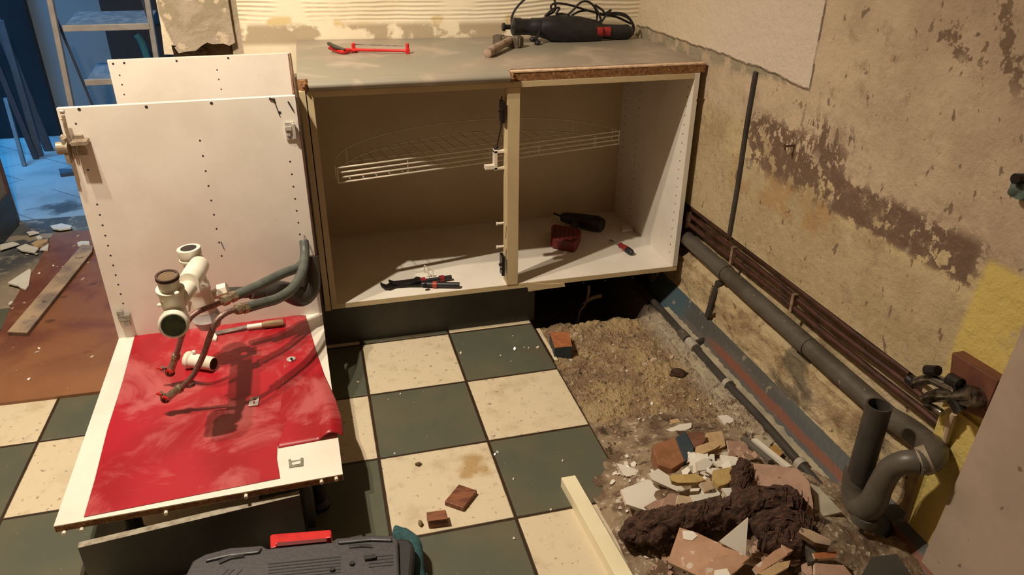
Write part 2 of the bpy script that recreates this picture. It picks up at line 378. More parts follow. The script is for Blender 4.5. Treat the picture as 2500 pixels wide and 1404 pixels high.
k = M('broken_masonry', .95, space='world'); x, y, z = k.xyz(); n1 = k.noise(9, 5, .65, dist=.3)
c = k.mix((.52, .40, .23), (.32, .22, .12), n1.ss(.46, .64)); c = k.mix(c, (.58, .45, .29), k.noise(3, 3, off=3.).ss(.5, .6)*.8)
c = k.mix(c, (.12, .10, .07), k.noise(4, 5, off=9.).ss(.58, .66)*.8); c = k.mix(c, (.25, .11, .05), k.noise(18, 4, off=2.).ss(.60, .68)*y.box(-.15, .12, .04)); c = k.mix(c, (.05, .03, .02), k.noise(40, 4, .6, off=6.).ss(.66, .70)*.8)
k.base(c); k.bump(n1+k.noise(50, 4, .7)*.6, .012); mason = k.m
XW = 1.2
b = B(); b.box((XW, -1.35, .415), (XW+.2, 1.2, 2.7)); b.box((XW-.012, -1.35, -.05), (XW+.2, -.925, .416)); struct('wall_right', b, plaster)
def wr(u, v):
    yy = -1.3+u*2.2; prof = [(XW+.002, .418), (XW+.035, .41), (XW+.048, .37), (XW+.045, .31), (XW+.035, .25), (XW+.02, .228), (XW-.005, .218), (XW-.002, .16), (XW+.002, .09), (XW+.0, .075), (XW, -.05)]
    t = v*(len(prof)-1); i = min(int(t), len(prof)-2); f = t-i; px = prof[i][0]*(1-f)+prof[i+1][0]*f; pz = prof[i][1]*(1-f)+prof[i+1][1]*f
    a = .008 if 0.02 < v < .9 else 0
    hole = -.0
    if abs(yy-.055) < .022 and .1 < pz < .2: px += .03
    return (px+a*fbm(yy, pz*2, 11, 3), yy, pz+a*.7*fbm(yy, pz*2, 8, 7))
b = B(); b.grid(wr, 420, 60); struct('wall_right', b, mason, smooth=True)
b = B(); b.box((XW+.06, -1.35, -.05), (XW+.2, 1.2, .42)); struct('wall_right', b, mason)
# painted strip at the foot of the wall
k = M('blue_grey_skirting_paint', .55, space='world'); x, y, z = k.xyz(); n1 = k.noise(14, 4, .6, (1, .15, 1))
c = k.mix((.115, .10, .085), (.075, .07, .065), n1.ss(.4, .6)); c = k.mix(c, (.05, .09, .115), y.ss(.12, .24)*.9); c = k.mix(c, (.07, .085, .095), (1-y.ss(-.5, -.35))*.5); c = k.mix(c, (.30, .24, .17), k.noise(26, 5, .65, off=3.).ss(.60, .68)*.7)
c = k.mix(c, (.19, .07, .042), (z+(k.noise(14, 4)-.5)*.014).box(.028, .048, .005)*(1-(y+(n1-.5)*.2).ss(-.12, .05)))
k.base(c); k.bump(k.noise(60, 3), .0015); skirt = k.m
b = B(); b.prism([(XW-.058, -1.1, .004), (XW-.03, -1.1, -.02), (XW+.004, -1.1, .06), (XW-.004, -1.1, .082)], (0, 1.55, 0)); struct('baseboard_right', b, skirt)
b = B(); b.grid(lambda u, v: (1.122+.062*u, -.72+v*1.0, .012+.012*u+.005*fbm(u, v*18, 2, 4)), 10, 120)
b.grid(lambda u, v: (1.06+.045*u, -.8+v*1.0, .004+.004*u+.004*fbm(u, v*12, 2, 8)), 8, 120)
struct('trim_1', b, simple('lime_screed_strip', (.42, .36, .25), (.30, .26, .19), 14, .9, bump=.003), smooth=True)

# near projection of the right wall
b = B(); e0, e1 = P(2235, 1404, x=1.165), P(2497, 800, x=1.165)
tp = e1+(e1-e0)*(1.5/(e1.z-e0.z)*.9)
b.prism([(1.165, -3.3, -.05), (1.165, e0.y+.0, -.05), (1.165, e0.y, e0.z), (1.165, e1.y, e1.z), (1.165, e1.y, 2.7), (1.165, -3.3, 2.7)], (.25, 0, 0))
struct('wall_right', b, simple('dusty_pink_plaster', (.44, .34, .27), (.38, .29, .23), 5, .85, bump=.002, speck=((.2, .14, .1), 25, .70)))
# rest of the shell
shellm = simple('plain_warm_plaster', (.30, .22, .14), (.25, .18, .12), 3, .9)
b = B(); b.box((-3.3, -3.45, -.05), (1.4, -3.3, 2.7)); struct('wall_front', b, shellm)
b = B(); b.box((-1.62, -3.3, -.05), (-1.50, 1.62, 2.7)); struct('wall_left', b, shellm)
b = B(); b.box((-5.2, -3.4, 2.6), (1.45, 4.3, 2.75)); struct('ceiling', b, simple('ceiling_paint', (.42, .34, .25), rough=.9))
# door reveal and frame on the left
b = B(); b.box((-1.56, 1.62, 0), (-1.50, 1.80, 2.6)); struct('wall_left', b, shellm)
fr = P(45, 545, z=0); jx = fr.x
b = B(); b.box((jx-.09, fr.y-.02, 0), (jx, fr.y+.03, 2.05)); struct('door_1', b, wood_brown, bevel=.003)
b = B(); b.box((-1.5, .2, 0), (-1.487, 1.8, .16)); struct('baseboard_left', b, simple('slate_grey_skirting_tile', (.055, .06, .065), (.035, .04, .045), 20, .5))
# back-room shell
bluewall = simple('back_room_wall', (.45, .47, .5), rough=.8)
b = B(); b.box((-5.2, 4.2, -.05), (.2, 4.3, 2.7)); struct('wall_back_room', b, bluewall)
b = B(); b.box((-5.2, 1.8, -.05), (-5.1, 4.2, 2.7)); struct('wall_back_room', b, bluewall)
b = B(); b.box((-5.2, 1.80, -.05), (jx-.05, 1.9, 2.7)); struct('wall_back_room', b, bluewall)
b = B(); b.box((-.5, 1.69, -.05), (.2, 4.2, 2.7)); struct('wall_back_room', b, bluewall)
k = M('herringbone_floor', .5, space='world'); x, y, z = k.xyz()
d1 = (x+y)*(1/.42); d2 = (x-y)*(1/.42); l1 = (d1.mod(1.)-.5).abs().ss(.488, .494); l2 = (d2.mod(1.)-.5).abs().ss(.488, .494); n1 = k.noise(3, 5, .6)
c = k.mix((.30, .35, .38), (.22, .26, .29), n1.ss(.4, .65)); c = k.mix(c, (.10, .10, .12), (l1*k.noise(2.2, 1, off=2.).ss(.42, .5)).max(l2*k.noise(2.5, 1, off=7.).ss(.5, .58)))
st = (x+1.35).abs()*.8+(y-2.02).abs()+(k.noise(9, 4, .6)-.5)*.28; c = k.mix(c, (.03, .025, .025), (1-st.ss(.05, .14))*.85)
k.base(c); herr = k.m
b = B(); b.box((-5.2, 1.86, -.05), (-.3, 4.2, .0)); struct('floor', b, herr)
k = M('dusty_threshold', .8, space='world'); x, y, z = k.xyz(); n1 = k.noise(14, 5, .65)
tl = (x*(1/.16)).floor(); c = k.mix((.10, .10, .095), (.06, .062, .065), (x*(1/.16)).mod(2.).ss(.9, 1.1)); c = k.mix(c, (.32, .27, .21), n1.ss(.52, .66)*.85); c = k.mix(c, (.30, .24, .17), (y+(n1-.5)*.05).box(1.60, 1.655, .008)); c = k.mix(c, (.30, .23, .15), (1-(y+(n1-.5)*.1+(x+1.4)*-1.5).ss(1.02, 1.3))*.8)
k.base(c); k.bump(n1, .006); thr = k.m
b = B(); b.box((-1.52, .9, -.05), (-.5, 1.862, .001)); struct('floor', b, thr)

# ------------------------------------------------------------------ corner base cabinet
XL, XR, YF, YB, Z0, T = -.0847, 1.1705, .2847, .868, .1654, .018
ZT = Z0+.72
cab = thing('corner_base_cabinet', ((XL+XR)/2, (YF+YB)/2, Z0), 'wide white corner base cabinet without doors, open front, standing under the grey worktop', 'cabinet')
def holes(b, x, ys, z0, z1, step, side, r=.0027, kk=1):
    n = int((z1-z0)/step)
    for yy in ys:
        for i in range(n+1):
            zz = z0+i*step; b.cyl((x, yy, zz), (x+side*.0006, yy, zz), r, 8, kk)
b = B(); b.box((XL, YF, Z0), (XL+T, YB, ZT)); b.build('side_panel', [cream, dark_hole], cab, bevel=.0006)
b = B(); b.box((XL-T-.003, YF+.0, Z0-.004), (XL-.003, YB, ZT)); b.build('side_panel', cream, cab, bevel=.0006)
b = B(); b.box((XR-T, YF, Z0+T), (XR, YB, ZT)); holes(b, XR-T, (YF+.037, YB-.17, YB-.04), Z0+.06, ZT-.04, .032, -1); b.build('side_panel', [white_mel, dark_hole], cab, bevel=.0006)
b = B(); b.box((XL+T, YF+.001, Z0), (XR, YB, Z0+T-.0006)); b.box((XL+T, YF+.002, Z0+T-.0006), (XR-T, YB, Z0+T), k=2)
for u, v in ((1345, 698), (1425, 690), (1478, 685), (1545, 678), (1605, 670)):
    q = P(u, v, y=YF+.001); b.cyl(q, q+Vector((0, -.0006, 0)), .0035, 8, 1)
b.build('bottom_panel', [cream, dark_hole, white_mel], cab)
b = B(); b.prism([P(1286, 690, y=YF-.001), P(1290, 712, y=YF-.001), P(1345, 704, y=YF-.001), P(1380, 700, y=YF-.001), P(1378, 692, y=YF-.001), P(1330, 694, y=YF-.001)], (0, .002, 0)); b.build('torn_edge_strip', cream, cab)
b = B(); b.box((XL+T, YB, Z0), (XR-T, YB+.005, ZT)); b.build('back_panel', back_mel, cab)
b = B(); b.box((XL+T, YF, ZT-T), (XR-T, YF+.09, ZT)); b.build('top_rail', cream, cab, bevel=.0006)
pxa, pxb = P(1237, 697, y=YF).x, P(1264, 692, y=YF).x
b = B(); b.box((pxa, YF-.001, Z0+T), (pxb, YF+.05, ZT-T)); cs_ = b.build('centre_stile', cream, cab, bevel=.0008)
for (u, v, ln) in ((1226, 545, .02), (1226, 602, .02)):
    q = P(u, v, y=YF+.0); b = B(); b.cyl(q+Vector((.006, 0, 0)), q+Vector((-ln+.002, 0, .0)), .0045, 12); b.cyl(q+Vector((-ln+.004, 0, 0)), q+Vector((-ln, 0, 0)), .006, 12); b.build('shelf_peg', wire_m, cs_, smooth=True)
for (v0, v1) in ((248, 300), (625, 672)):
    q0, q1 = P(1229, v0, y=YF), P(1233, v1, y=YF)
    b = B(); b.box((q0.x-.006, YF-.006, q1.z), (q0.x+.004, YF+.03, q0.z)); b.cyl((q0.x-.016, YF, (q0.z+q1.z)/2+.006), (q0.x, YF, (q0.z+q1.z)/2+.006), .005, 10); b.cyl((q0.x-.012, YF-.004, (q0.z+q1.z)/2-.01), (q0.x, YF-.004, (q0.z+q1.z)/2-.01), .003, 8)
    b.build('hinge_plate', black_metal, cs_, bevel=.001)
b = B(); b.box((-.12, .335, 0), (P(1305, 740, y=.335).x, .353, .163)); b.build('plinth_board', plinth_grey, cab, bevel=.0006)
b = B(); b.lathe((1.05, .62, -.02), (1.05, .62, Z0), [(0, .022), (.02, .024), (.03, .014), (.13, .014), (.14, .02), (.18, .024)], 14); b.build('adjustable_foot', black_pl, cab, smooth=True)
# dangling foam drips
b = B(); b.tube([P(1438, 698, y=.42), P(1436, 720, y=.42), P(1428, 745, y=.42), P(1416, 760, y=.42), P(1410, 790, y=.42)], [.006, .005, .004, .004, .0015], 8); b.tube([P(1424, 742, y=.42), P(1445, 728, y=.42), P(1468, 722, y=.42)], [.004, .007, .008], 8)
tag(b.build('foam_drip', simple('old_expanding_foam', (.36, .28, .2), (.22, .15, .1), 40, .9, bump=.002), smooth=True), 'pale hardened foam drip hanging below the open cabinet bottom', 'foam')
q = P(1528, 702, y=.45); b = B(); b.box((q.x-.013, .44, Z0-.075), (q.x+.011, .46, Z0-.002)); b.blob((q.x, .45, Z0-.06), (.014, .012, .02), 4, .25)
tag(b.build('wood_offcut', simple('pinkish_wood', (.32, .15, .1), (.22, .09, .06), 40, .9, bump=.002)), 'short reddish wood offcut hanging under the right of the cabinet bottom', 'wood')

# swing-out wire shelf
A0, A1 = P(832, 440, z=.59), P(1520, 352, z=.59); A0 = Vector((-.02, .325, .59)); A1 = Vector((1.005, .53, .59))
car = thing('wire_swing_shelf', ((A0.x+A1.x)/2, .43, .585), 'white wire half-moon swing shelf hung inside the open corner cabinet', 'wire shelf')
ax = (A1-A0).normalized(); ay = Vector((-ax.y, ax.x, 0)); L = (A1-A0).length; cen = (A0+A1)/2
def arc(dz, e=1.0, a0=0, a1=math.pi, n=28, dep=.37): return [cen+Vector((0, 0, dz))+ax*(-math.cos(a0+(a1-a0)*i/n)*L/2*e)+ay*(math.sin(a0+(a1-a0)*i/n)*dep*e) for i in range(n+1)]
b = B()
for dz in (0, .016, .032, .048): b.tube([A0+Vector((0, 0, dz))+ax*.012, A1+Vector((0, 0, dz))], .0030, 8, sub=1)
b.build('front_wires', wire_m, car, smooth=True)
b = B()
for dz in (0, .048): b.tube([A0+Vector((0, 0, dz))+ax*.012]+arc(dz), .0022, 8, sub=1)
b.build('curved_rim', wire_m, car, smooth=True)
for q in [arc(0)[i] for i in (0, 1, 5, 9, 14, 19, 23, 27, 28)]+[A0.lerp(A1, t) for t in (.22, .5, .68, .9)]:
    b = B(); b.tube([q, q+Vector((0, 0, .05))], .0018, 6, sub=1); b.build('upright_wire', wire_m, car, smooth=True)
b = B()
for i in range(1, 24):
    t = i/24; xx = (t-.5)*L; h = math.sqrt(max(0, 1-(2*xx/L)**2))*.37; q = cen+ax*xx; b.tube([q, q+ay*h], .0011, 5, sub=1)
for h in (.1, .2, .3): 
    ww = math.sqrt(1-(h/.37)**2)*L/2; b.tube([cen+ay*h-ax*ww, cen+ay*h+ax*ww], .002, 5, sub=1)
b.build('base_grid', wire_m, car, smooth=True)
q = P(1212, 385, y=YF+.05); b = B(); b.box((q.x-.010, q.y-.012, q.z-.040), (q.x+.001, q.y+.014, q.z+.028)); b.box((q.x-.01, q.y-.012, q.z+.018), (q.x+.03, q.y+.012, q.z+.026)); b.box((q.x-.01, q.y-.012, q.z-.038), (q.x+.03, q.y+.012, q.z-.03)); b.box((q.x-.04, q.y-.01, q.z-.036), (q.x-.008, q.y+.01, q.z-.022))
b.build('pivot_bracket', wire_m, car, bevel=.001)
b = B(); b.tube([q+Vector((.0, 0, -.04)), q+Vector((0, 0, .03)), q+Vector((.016, 0, .10)), q+Vector((.018, 0, .2))], .0022, 6, sub=1); b.cyl(q+Vector((-.006, 0, .028)), q+Vector((.004, 0, .040)), .006, 12); b.build('pivot_rod', black_metal, car, smooth=True)

# ------------------------------------------------------------------ worktop
ZW = .917
wk = thing('worktop', (.55, .6, ZT), 'long grey laminate worktop with rounded front edge, torn to chipboard on the right', 'worktop')
xl0, xr0 = -.107, 1.188; xbk = P(1250, 180, z=ZW).x
yb0, yb1 = wb(xl0)-.004, wb(xr0)-.004
b = B(); b.prism([(xl0+.012, .289, ZT+.001), (xr0, .287, ZT+.001), (xr0, yb1, ZT+.001), (xl0, yb0, ZT+.001), (xl0, .31, ZT+.001)], (0, 0, ZW-ZT-.003)); b.build('chipboard_core', chip, wk)
b = B(); n = 14; pr = [(.32, ZW)]
for i in range(n+1):
    g = math.pi*i/n; pr.append((.289-.026*math.sin(g), (ZW+ZT)/2+.0155*math.cos(g)))
b.prism([(xl0+.03, a, c_) for a, c_ in pr]+[(xl0+.03, .31, ZT+.001), (xl0+.03, .31, ZW-.003), (xl0+.03, .32, ZW-.003)], (xbk-xl0-.03, 0, 0)); b.build('rounded_front_edge', lam, wk, smooth=True, flat_angle=50)
b = B(); b.prism([(xl0, .308, ZW-.0022), (xl0+.03, .305, ZW-.0022), (xl0+.03, .300, ZW-.0022), (xbk, .300, ZW-.0022), (xbk+.02, .322, ZW-.0022), (.85, .316, ZW-.0022), (1.02, .322, ZW-.0022), (xr0-.01, .315, ZW-.0022), (xr0, .33, ZW-.0022), (xr0, yb1, ZW-.0022), (xl0, yb0, ZW-.0022)], (0, 0, .0022)); b.build('laminate_top', lam, wk)
b = B(); b.prism([(xbk+.005, .286, ZW-.005), (.8, .2865, ZW-.005), (xr0+.0005, .2865, ZW-.005), (xr0+.0005, .32, ZW-.005), (1.0, .318, ZW-.005), (.8, .312, ZW-.005), (xbk+.005, .314, ZW-.005)], (0, 0, .0038)); b.build('torn_light_edge', chiplite, wk)
q = P(1247, 190, y=.27)
for _c, _r, _s in (((q.x+.006, .278, .899), (.010, .012, .016), 2), ((xl0+.022, .292, .900), (.010, .018, .0155), 5)):
    b = B(); b.blob(_c, _r, _s, .35); b.build('splintered_end', chip, wk)

# ------------------------------------------------------------------ tools on the worktop
# junior hacksaw
saw = thing('hacksaw', P(900, 120, z=ZW), 'small red hacksaw lying on the left of the grey worktop', 'saw')
s0, s1 = P(868, 119, z=ZW+.010), P(996, 124, z=ZW+.010)
b = B(); b.tube([P(840, 126, z=ZW+.008), P(870, 122, z=ZW+.010), s1], .0052, 10, sub=1); b.build('frame_bar', red_pl, saw, smooth=True)
g0, g1 = P(803, 113, z=ZW+.022), P(838, 125, z=ZW+.010)
b = B(); b.tube([g0, P(818, 119, z=ZW+.014), g1, P(855, 123, z=ZW+.010)], [.009, .011, .011, .007], 12); b.build('handle', red_pl, saw, smooth=True)
b = B(); b.tube([g0+Vector((0, .008, .008)), P(818, 114, z=ZW+.024), P(842, 121, z=ZW+.017)], [.006, .007, .003], 10); b.build('rubber_grip', olive_pl, saw, smooth=True)
b = B(); q = P(864, 122, z=ZW+.008); b.box((q.x-.010, q.y-.006, ZW), (q.x+.012, q.y+.012, ZW+.014)); b.box((q.x-.006, q.y, ZW+.01), (q.x+.006, q.y+.02, ZW+.03)); b.build('front_knuckle', red_pl, saw, bevel=.003)
b = B(); b.box((s1.x-.008, s1.y-.006, ZW), (s1.x+.006, s1.y+.01, ZW+.018)); b.cyl((s1.x-.001, s1.y+.004, ZW+.014), (s1.x-.001, s1.y+.004, ZW+.034), .006, 12); b.build('blade_post', red_pl, saw, bevel=.002)
b = B(); b.prism([(q.x, q.y+.016, ZW+.022), (s1.x, s1.y+.006, ZW+.022), (s1.x, s1.y+.006, ZW+.026), (q.x, q.y+.016, ZW+.026)], (0, .0008, 0)); b.build('blade', steel, saw)
# club hammer
ham = thing('club_hammer', P(1225, 120, z=ZW), 'dusty club hammer with short wooden handle lying on the worktop', 'hammer')
h0, h1 = P(1189, 131, z=ZW+.014), P(1245, 98, z=ZW+.026)
hm = simple('dusty_hammer_steel', (.16, .13, .10), (.09, .065, .045), 40, .7, .4); wh = simple('grey_worn_handle', (.36, .26, .19), (.20, .13, .085), 22, .75, stretch=(2, 2, 2), bump=.001)
Lh = (h1-h0).length; b = B(); b.lathe(h0, h1, [(0, .010), (.003, .015), (.015, .0165), (Lh*.5, .014), (Lh, .012)], 18); b.build('handle', wh, ham, smooth=True)
a0, a1 = P(1208, 97, z=ZW+.020), P(1274, 103, z=ZW+.020); d = (a1-a0).normalized()
b = B(); Rm = Matrix.Translation((a0+a1)/2) @ Matrix.Rotation(math.atan2(d.y, d.x), 4, 'Z'); Lq = (a1-a0).length/2
b.box((-Lq, -.017, -.0195), (-.022, .017, .018), Rm); b.box((-.022, -.014, -.017), (.02, .014, .016), Rm); b.box((.02, -.019, -.0195), (Lq-.006, .019, .019), Rm); b.box((Lq-.006, -.016, -.016), (Lq, .016, .016), Rm); b.build('head', hm, ham, bevel=.003)
# rotary hammer
yd = .80
def D(u, v, y=yd): return P(u, v, y=y)
dr = thing('rotary_hammer', (.93, .79, ZW), 'black corded rotary hammer drill with red patch lying on the worktop', 'power drill')
b = B(); a, c_ = D(1250, 65), D(1330, 66); d = (c_-a).normalized(); b.lathe(a, c_, [(0, .026), (.004, .032), (.03, .032), (.035, .029), (.07, .029), (.075, .032), ((c_-a).length, .033)], 24); b.build('chuck', black_pl, dr, smooth=True)
b = B(); b.lathe(D(1226, 66), D(1252, 66), [(0, .012), (.003, .015), (.009, .015), (.012, .009), (.03, .009)], 20); b.build('chuck_tip', black_metal, dr, smooth=True)
b = B(); body = [(1312, 66, .030), (1340, 66, .043), (1375, 68, .050), (1415, 72, .049), (1448, 75, .043), (1466, 78, .034)]
b.tube([D(u, v+2) for u, v, r in body], [r for *_, r in body], 26, sub=5)
b.tube([D(1335, 84), D(1360, 86), D(1440, 87), D(1455, 84)], [.016, .028, .028, .016], 20, sub=4)
b.build('motor_housing', black_pl, dr, smooth=True)
b = B(); b.tube([D(1440, 74), D(1475, 77), D(1510, 78), D(1533, 77), D(1543, 74)], [.028, .027, .027, .027, .014], 20, sub=5); b.build('rear_handle', black_pl, dr, smooth=True)
a, c_ = D(1448, 76), D(1484, 77); b = B()
b.grid(lambda u, v: a.lerp(c_, u)+Vector((0, -math.cos((v-.5)*1.1)*(.0445 if u < .4 else .031), math.sin((v-.5)*1.1)*.031+.004)), 8, 10); b.build('red_patch', simple('worn_red_plastic', (.40, .025, .03), rough=.5), dr, smooth=True)
b = B(); b.tube([D(1318, 76, yd-.03), D(1312, 88, yd-.05), D(1306, 97, yd-.055)], [.006, .006, .009], 10); b.blob(D(1312, 104, yd-.06), (.012, .012, .010), 1, .1); b.blob(D(1300, 96, yd-.055), (.010, .01, .010), 2, .1); b.build('side_handle_clamp', black_pl, dr, smooth=True)
cords = [[(1249, 58), (1250, 40), (1262, 18), (1285, -4), (1320, -18), (1350, -6), (1356, 18), (1350, 30), (1330, 40)],
         [(1350, 30), (1345, 15), (1358, 8), (1390, 12), (1430, 24), (1475, 35), (1515, 36), (1538, 48), (1545, 66), (1542, 80)],
         [(1387, 36), (1400, 24), (1415, 8), (1430, 3), (1445, 10), (1460, 30), (1466, 50), (1450, 60)],
         [(1395, 38), (1415, 28), (1440, 26), (1470, 36), (1500, 40), (1525, 50), (1540, 58)],
         [(1330, 40), (1350, 22), (1366, 20), (1358, 34), (1372, 34), (1390, 40), (1350, 46)],
         [(1468, 54), (1478, 40), (1492, 24), (1478, 32), (1470, 24), (1452, 12)],
         [(1455, 60), (1458, 36), (1452, 18)], [(1483, 34), (1505, 31), (1530, 38), (1547, 62), (1545, 84)]]
b = B()
for i, cc in enumerate(cords): b.tube([D(u, v, yd+.02-.012*(i % 3)) for u, v in cc], .0042, 8, sub=6)
b.build('power_cord', black_pl, dr, smooth=True)

# ------------------------------------------------------------------ tools inside the cabinet
ZC = Z0+T
def shape(pts, z, th, name, mats, parent, bevel=.003, lift=0):
    b = B(); b.prism([P(u, v, z=z+lift) for u, v in pts], (0, 0, th)); return b.build(name, mats, parent, bevel=bevel, smooth=False)
pl = thing('water_pump_pliers', P(1020, 697, z=ZC), 'black water pump pliers with red grip bands lying open in the cabinet', 'pliers')
shape([(928, 693), (936, 697), (944, 699), (952, 694), (962, 692), (1000, 687), (1018, 688), (1036, 693), (1036, 702), (1000, 702), (968, 704), (952, 710), (940, 709), (930, 701)], ZC+.001, .009, 'lower_jaw', black_metal, pl)
shape([(948, 686), (962, 690), (990, 687), (1010, 684), (1016, 679), (1026, 680), (1030, 690), (1000, 696), (960, 697), (956, 692), (949, 690)], ZC+.011, .008, 'upper_jaw', black_metal, pl)
b = B(); b.tube([P(1022, 688, z=ZC+.012), P(1060, 683, z=ZC+.012), P(1102, 677, z=ZC+.012)], [.008, .008, .009], 12); hu_ = b.build('handle', black_pl, pl, smooth=True)
b = B(); b.tube([P(1030, 694, z=ZC+.012), P(1070, 695, z=ZC+.012), P(1122, 696, z=ZC+.012)], [.008, .010, .010], 12); hl_ = b.build('handle', black_pl, pl, smooth=True)
for (u, v, u2, v2, m_) in ((1027, 686, 1038, 684, red_drk), (1073, 681, 1083, 679, red_drk), (1057, 694.6, 1067, 695, orange_pl)):
    b = B(); b.cyl(P(u, v, z=ZC+.0125), P(u2, v2, z=ZC+.0125), .0115, 14); b.build('grip_band', m_, hl_ if u == 1057 else hu_, smooth=True)
b = B(); b.cyl(P(1038, 697, z=ZC+.018), P(1038, 697, z=ZC+.022), .008, 14); b.build('pivot_bolt', black_metal, pl, smooth=True)
# cordless drill
cdr = thing('cordless_drill', P(1410, 580, z=ZC), 'black cordless drill with dark red battery lying on its side in the cabinet', 'cordless drill')
b = B(); b.tube([P(1370, 530, z=ZC+.03), P(1385, 532, z=ZC+.03), P(1420, 538, z=ZC+.03), P(1455, 546, z=ZC+.03), P(1470, 550, z=ZC+.03)], [.016, .024, .028, .034, .027], 18); b.build('drill_body', black_pl, cdr, smooth=True)
b = B(); b.cyl(P(1352, 521, z=ZC+.03), P(1372, 529, z=ZC+.03), .004, 10); b.build('bit_shank', black_metal, cdr, smooth=True)
b = B(); b.tube([P(1405, 548, z=ZC+.028), P(1395, 565, z=ZC+.026), P(1390, 575, z=ZC+.026)], [.017, .016, .018], 14); b.build('grip', black_pl, cdr, smooth=True)
bt = [(1346, 552), (1352, 546), (1410, 556), (1420, 562), (1411, 585), (1403, 592), (1350, 582), (1345, 576)]
b = B(); b.prism([P(u, v, z=ZC+.045) for u, v in bt], (0, 0, -.043)); b.build('battery_pack', simple('dark_red_battery', (.17, .012, .014), (.11, .01, .01), 40, .5), cdr, bevel=.005)
b = B()
for i in range(5):
    u = 1356+i*10.5; b.prism([P(u, 552+i*1.7, z=ZC+.046), P(u+1.6, 552.3+i*1.7, z=ZC+.046), P(u+1, 584+i*1.6, z=ZC+.046), P(u-.6, 583.7+i*1.6, z=ZC+.046)], (0, 0, .0004))
b.build('battery_groove', dark_hole, cdr)
sd = thing('stubby_screwdriver', P(1525, 605, z=ZC), 'small red and black screwdriver lying in the cabinet, at its right', 'screwdriver')
a, c_ = P(1513, 597, z=ZC+.011), P(1544, 618, z=ZC+.013); Ls = (c_-a).length
b = B(); b.lathe(a, c_, [(0, .006), (.004, .010), (.012, .010), (.018, .007)], 18); b.build('collar', red_drk, sd, smooth=True)
b = B(); b.lathe(a, c_, [(.016, .007), (.03, .0115), (Ls*.62, .0125)], 18); b.build('handle', simple('screwdriver_red', (.32, .03, .025), rough=.4), sd, smooth=True)
b = B(); b.lathe(a, c_, [(Ls*.6, .0126), (Ls*.9, .012), (Ls, .007)], 18); b.build('handle_end', black_pl, sd, smooth=True)
b = B(); b.cyl(P(1489, 586, z=ZC+.009), P(1514, 598, z=ZC+.011), .0035, 10, r2=.0035); b.build('shaft', steel, sd, smooth=True)
b = B(); b.prism([P(1519, 550, z=ZC+.012), P(1546, 547, z=ZC+.012), P(1546, 559, z=ZC+.012), P(1519, 562, z=ZC+.012)], (0, 0, -.0118)); tag(b.build('corner_connector', white_mel, bevel=.002), 'small white block lying near the back right corner of the cabinet floor', 'block')
# small clear bracket behind the pliers
b = B()
for (u, v, u2, v2) in ((1036, 648, 1056, 660), (1036, 662, 1056, 672), (1036, 648, 1036, 666), (1057, 660, 1057, 676), (1046, 654, 1046, 668)): b.cyl(P(u, v, y=.41), P(u2, v2, y=.41), .002, 6)
b.cyl(P(1046, 668, y=.41), Vector((P(1046, 668, y=.41).x, .41, ZC)), .002, 6); b.cyl(P(1057, 676, y=.41), Vector((P(1057, 676, y=.41).x, .41, ZC)), .002, 6)
tag(b.build('plastic_clip', pvc_white), 'little white plastic grid clip standing behind the pliers', 'clip')

# ------------------------------------------------------------------ sink base unit, half dismantled
RL = Matrix.Rotation(.0257, 4, 'Z')
def R(x, y, z): return RL @ Vector((x, y, z))
PX0, PX1, PY, RY, PB = -.7163, -.1103, .2391, -.5637, .9496
def PP(u, v, off=.0, base=PY):
    q = P(u, v, y=base); return P(u, v, y=base+.0257*q.x-off)
sink = thing('sink_base_cabinet', R(-.41, -.16, Z0), 'half dismantled white sink cabinet, one tall side left standing and a red-covered bottom panel', 'cabinet')
def rbox(b, a, c, k=None): return b.box(a, c, RL, k)
def rows(b, y, xs, z0, z1, step):
    n = int((z1-z0)/step)
    for xx in xs:
        for i in range(n+1): b.cyl(R(xx, y, z0+i*step), R(xx, y-.0006, z0+i*step), .0027, 8, 1)
b = B(); rbox(b, (PX0, PY, Z0), (PX1, PY+T, ZT)); rows(b, PY, (PX0+.037,), Z0+.135, ZT-.24, .0315); rows(b, PY, (PX0+.037,), ZT-.17, ZT-.03, .064)
rows(b, PY, (PX0+.335,), Z0+.255, Z0+.655, .0445); rows(b, PY, (PX1-.037,), Z0+.30, ZT-.17, .0385)
for u, v in ((357, 261), (516, 252), (668, 243), (683, 275), (193, 267)): q = PP(u, v, .0006); b.cyl(q+Vector((0, .006, 0)), q, .0042, 8, 1)
b.tube([PP(539, 590, .001), PP(547, 608, .001)], .0012, 5, 1, sub=1); b.tube([PP(668, 243, .001), PP(683, 283, .001)], .0014, 5, 1, sub=1); b.tube([PP(657, 240, .001), PP(670, 245, .001)], .003, 5, 1, sub=1); b.tube([PP(703, 248, .001), PP(716, 270, .001)], .0025, 5, 1, sub=1)
sp_ = b.build('side_panel', [white_mel, dark_hole], sink, bevel=.0012)
b = B(); rbox(b, (PX0, RY, Z0), (PX1, PY, Z0+T)); rbox(b, (PX0+.001, RY-.0008, Z0+.001), (PX1-.001, RY, Z0+T-.002), 1); bp_ = b.build('bottom_panel', [white_mel, chip], sink, bevel=.0008)
for u, v in ((158, 1297), (201, 1289), (406, 1248), (601, 1208), (785, 1173), (821, 1166)):
    q = PP(u, v, 0, RY); b = B(); b.cyl(q+Vector((0, .02, 0)), q+Vector((0, -.010, 0)), .0042, 10); b.build('dowel', pvc_white, bp_, smooth=True)
tan = simple('tan_nickel', (.42, .34, .25), (.26, .2, .14), 40, .4, .4)
h = B(); q = PP(190, 350); yy = q.y
def hb(u0, v0, u1, v1, d0, d1):
    a, c_ = PP(u0, v0, (d0+d1)/2), PP(u1, v1, (d0+d1)/2); h.box((a.x, yy-d1, c_.z), (c_.x, yy-d0, a.z))
